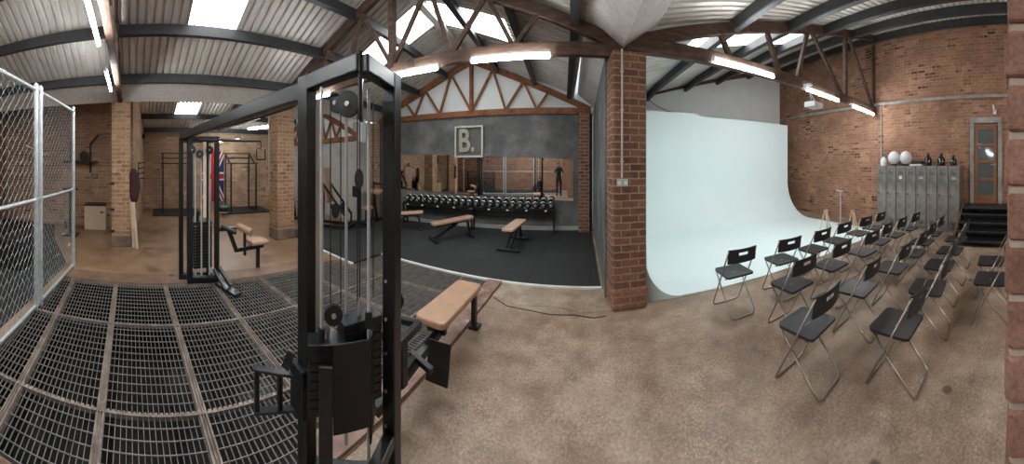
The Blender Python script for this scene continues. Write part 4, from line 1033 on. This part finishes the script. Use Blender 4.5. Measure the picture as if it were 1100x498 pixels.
# long padded bench on the near tower
m = MB(); pts = []
hw, hl = .16, .46
for ccx, ccy, a0 in ((hw-.06, hl-.06, 0), (-hw+.06, hl-.06, 90), (-hw+.06, -hl+.06, 180), (hw-.06, -hl+.06, 270)):
    for k in range(5):
        a = math.radians(a0+k*22.5); pts.append((ccx+.06*math.cos(a), ccy+.06*math.sin(a)))
m.ext(pts, .40, .46, lambda u, v, t_: (-1.375+u-.02*v, 2.49+v, t_)); cx(m, 'bench_pad', 'tan', bevel=.018)
m = MB(); m.bar((-1.30, 1.3, .22), (-1.40, 2.9, .34), .06, .07); m.bar((-1.38, 2.2, .28), (-1.38, 2.2, .4), .2, .05); m.bar((-1.30, 2.88, .02), (-1.30, 2.88, .4), .05, .07); m.box((-1.30, 2.9, .02), (.12, .12, .03)); cx(m, 'bench_beam', 'machine', bevel=.006)
m = MB(); m.box((-1.14, 1.84, .30), (.19, .014, .27), .1, -.25); q = cx(m, 'footplate', 'black')
m = MB(); m.bar((-1.34, 1.74, .35), (-1.11, 1.70, .33), .045, .04); cx(m, 'foot_bar', 'machine_hi', bevel=.005)
m = MB(); m.bar((-1.30, 1.28, .62), (-1.46, 1.62, .62), .05, .05); m.bar((-1.18, 1.3, .62), (-1.24, 1.72, .6), .05, .05); m.bar((-1.24, 1.72, .6), (-1.46, 1.62, .62), .05, .04); m.bar((-1.24, 1.5, .3), (-1.24, 1.5, .6), .08, .06); m.bar((-1.2, 1.3, .35), (-1.3, 1.75, .33), .05, .06); cx(m, 'lower_pulley_frame', 'machine_hi', bevel=.006)

# ------------------------------------------------------------------ the photographer, seen only in the mirror
def skin(name, verts, edges, radii, mt, parent=None, sub=2, root=0):
    me = bpy.data.meshes.new(name); me.from_pydata(verts, edges, []); me.update(); me.materials.append(M[mt])
    o = bpy.data.objects.new(name, me); COL.objects.link(o)
    o.modifiers.new('skin', 'SKIN'); 
    for i, r in enumerate(radii):
        sv = me.skin_vertices[0].data[i] if me.skin_vertices else None
        if sv: sv.radius = (r, r) if not isinstance(r, tuple) else r; sv.use_root = (i == root)
    s = o.modifiers.new('sub', 'SUBSURF'); s.levels = sub; s.render_levels = sub
    if parent: o.parent = parent
    return o
px_, py_ = -.02, -.52
V = [(0, 0, .95), (0, 0, 1.12), (0, .01, 1.3), (0, 0, 1.42), (0, .01, 1.5), (0, .03, 1.58), (0, .035, 1.68),
     (-.1, 0, .88), (-.11, .02, .5), (-.12, -.01, .08), (-.12, .14, .04), (.1, 0, .88), (.11, .02, .5), (.12, -.01, .08), (.12, .14, .04),
     (-.17, 0, 1.41), (-.24, .12, 1.28), (-.10, .33, 1.52), (-.075, .39, 1.60), (.17, 0, 1.41), (.24, .12, 1.28), (.10, .33, 1.52), (.075, .39, 1.60)]
Ed = [(0, 1), (1, 2), (2, 3), (3, 4), (4, 5), (5, 6), (0, 7), (7, 8), (8, 9), (9, 10), (0, 11), (11, 12), (12, 13), (13, 14), (3, 15), (15, 16), (16, 17), (17, 18), (3, 19), (19, 20), (20, 21), (21, 22)]
Rr = [(.15, .11), (.13, .1), (.15, .11), (.1, .08), .05, (.075, .09), (.07, .085), .09, .06, .045, .035, .09, .06, .045, .035, .06, .045, .035, .025, .06, .045, .035, .025]
def mk(name, V_, E_, R_, mt):
    me = bpy.data.meshes.new(name); me.from_pydata([(a+px_, b+py_, c) for a, b, c in V_], E_, []); me.update(); me.materials.append(M[mt])
    o = bpy.data.objects.new(name, me); COL.objects.link(o)
    bpy.context.view_layer.objects.active = o
    md = o.modifiers.new('skin', 'SKIN')
    if not me.skin_vertices:
        o.select_set(True)
        try: bpy.ops.object.modifier_add(type='SKIN'); o.modifiers.remove(o.modifiers[-1])
        except Exception: pass
        o.select_set(False)
    for i, r in enumerate(R_):
        sv = me.skin_vertices[0].data[i]; sv.radius = r if isinstance(r, tuple) else (r, r); sv.use_root = (i == 0)
    s = o.modifiers.new('sub', 'SUBSURF'); s.levels = 2; s.render_levels = 2
    md.use_smooth_shade = True
    return o
per = mk('person', V, Ed, Rr, 'cloth_dark')
tag(per, 'person in dark clothes holding a camera up, reflected in the gym mirror', 'person')
hd = MB(); hd.lathe([(max(.001, .098*math.sin(PI*i/12)), -.12*math.cos(PI*i/12)) for i in range(13)], (px_, py_+.04, 1.655), 18); hh = hd.build('head', 'skin', per, smooth=True)
m = MB(); m.lathe([(.03, 0), (.02, .02), (.004, .03)], (px_, py_+.13, 1.64), 8, 'Y'); m.build('nose', 'skin', hh, smooth=True)
m = MB(); m.lathe([(.107*math.sin(PI*i/12)+.001, .128*-math.cos(PI*i/12)) for i in range(6, 13)], (px_, py_+.022, 1.67), 18); m.build('hair', 'hair', per, smooth=True)
for s in (-1, 1):
    m = MB(); m.box((px_+s*.072, py_+.405, 1.63), (.035, .06, .085))
    for k in range(4): m.tube([(px_+s*.085, py_+.41, 1.60+k*.021), (px_+s*.07, py_+.445, 1.602+k*.021), (px_+s*.045, py_+.452, 1.604+k*.021)], .009, 6)
    m.tube([(px_+s*.08, py_+.385, 1.62), (px_+s*.05, py_+.38, 1.64), (px_+s*.03, py_+.385, 1.65)], .010, 6); m.build('hand', 'skin', per, smooth=True)
m = MB(); m.box((px_, py_+.41, 1.65), (.12, .055, .085)); kc = m.build('hand_held_camera', 'black', bevel=.008); tag(kc, 'small black camera in the photographer\'s raised hands', 'camera')

# ------------------------------------------------------------------ world, camera, colour
wd = bpy.data.worlds.new('World'); SC.world = wd; wd.use_nodes = True
bg = wd.node_tree.nodes['Background']; bg.inputs['Color'].default_value = lin((205, 218, 228)); bg.inputs['Strength'].default_value = .8
cd = bpy.data.cameras.new('Camera'); cam = bpy.data.objects.new('Camera', cd); COL.objects.link(cam); SC.camera = cam
cd.type = 'PANO'; cd.panorama_type = 'CENTRAL_CYLINDRICAL'
FHz, FV, HZ = 294.0, 325.0, 176.0
cd.central_cylindrical_range_u_min = -550/FHz; cd.central_cylindrical_range_u_max = 550/FHz
cd.central_cylindrical_range_v_min = -(498-HZ)/FV; cd.central_cylindrical_range_v_max = HZ/FV; cd.central_cylindrical_radius = 1
cam.location = (0, 0, 1.72); cam.rotation_euler = (PI/2, 0, (634-550)/FHz)
cd.clip_start = .01; cd.clip_end = 100
SC.view_settings.view_transform = 'Standard'; SC.view_settings.look = 'None'; SC.view_settings.gamma = 1; SC.view_settings.use_curve_mapping = False
SC.view_settings.exposure = 1.45
SC.cycles.use_denoising = True; SC.cycles.max_bounces = 10; SC.cycles.diffuse_bounces = 6; SC.cycles.glossy_bounces = 5
SC.cycles.use_light_tree = True; SC.cycles.sample_clamp_indirect = 6
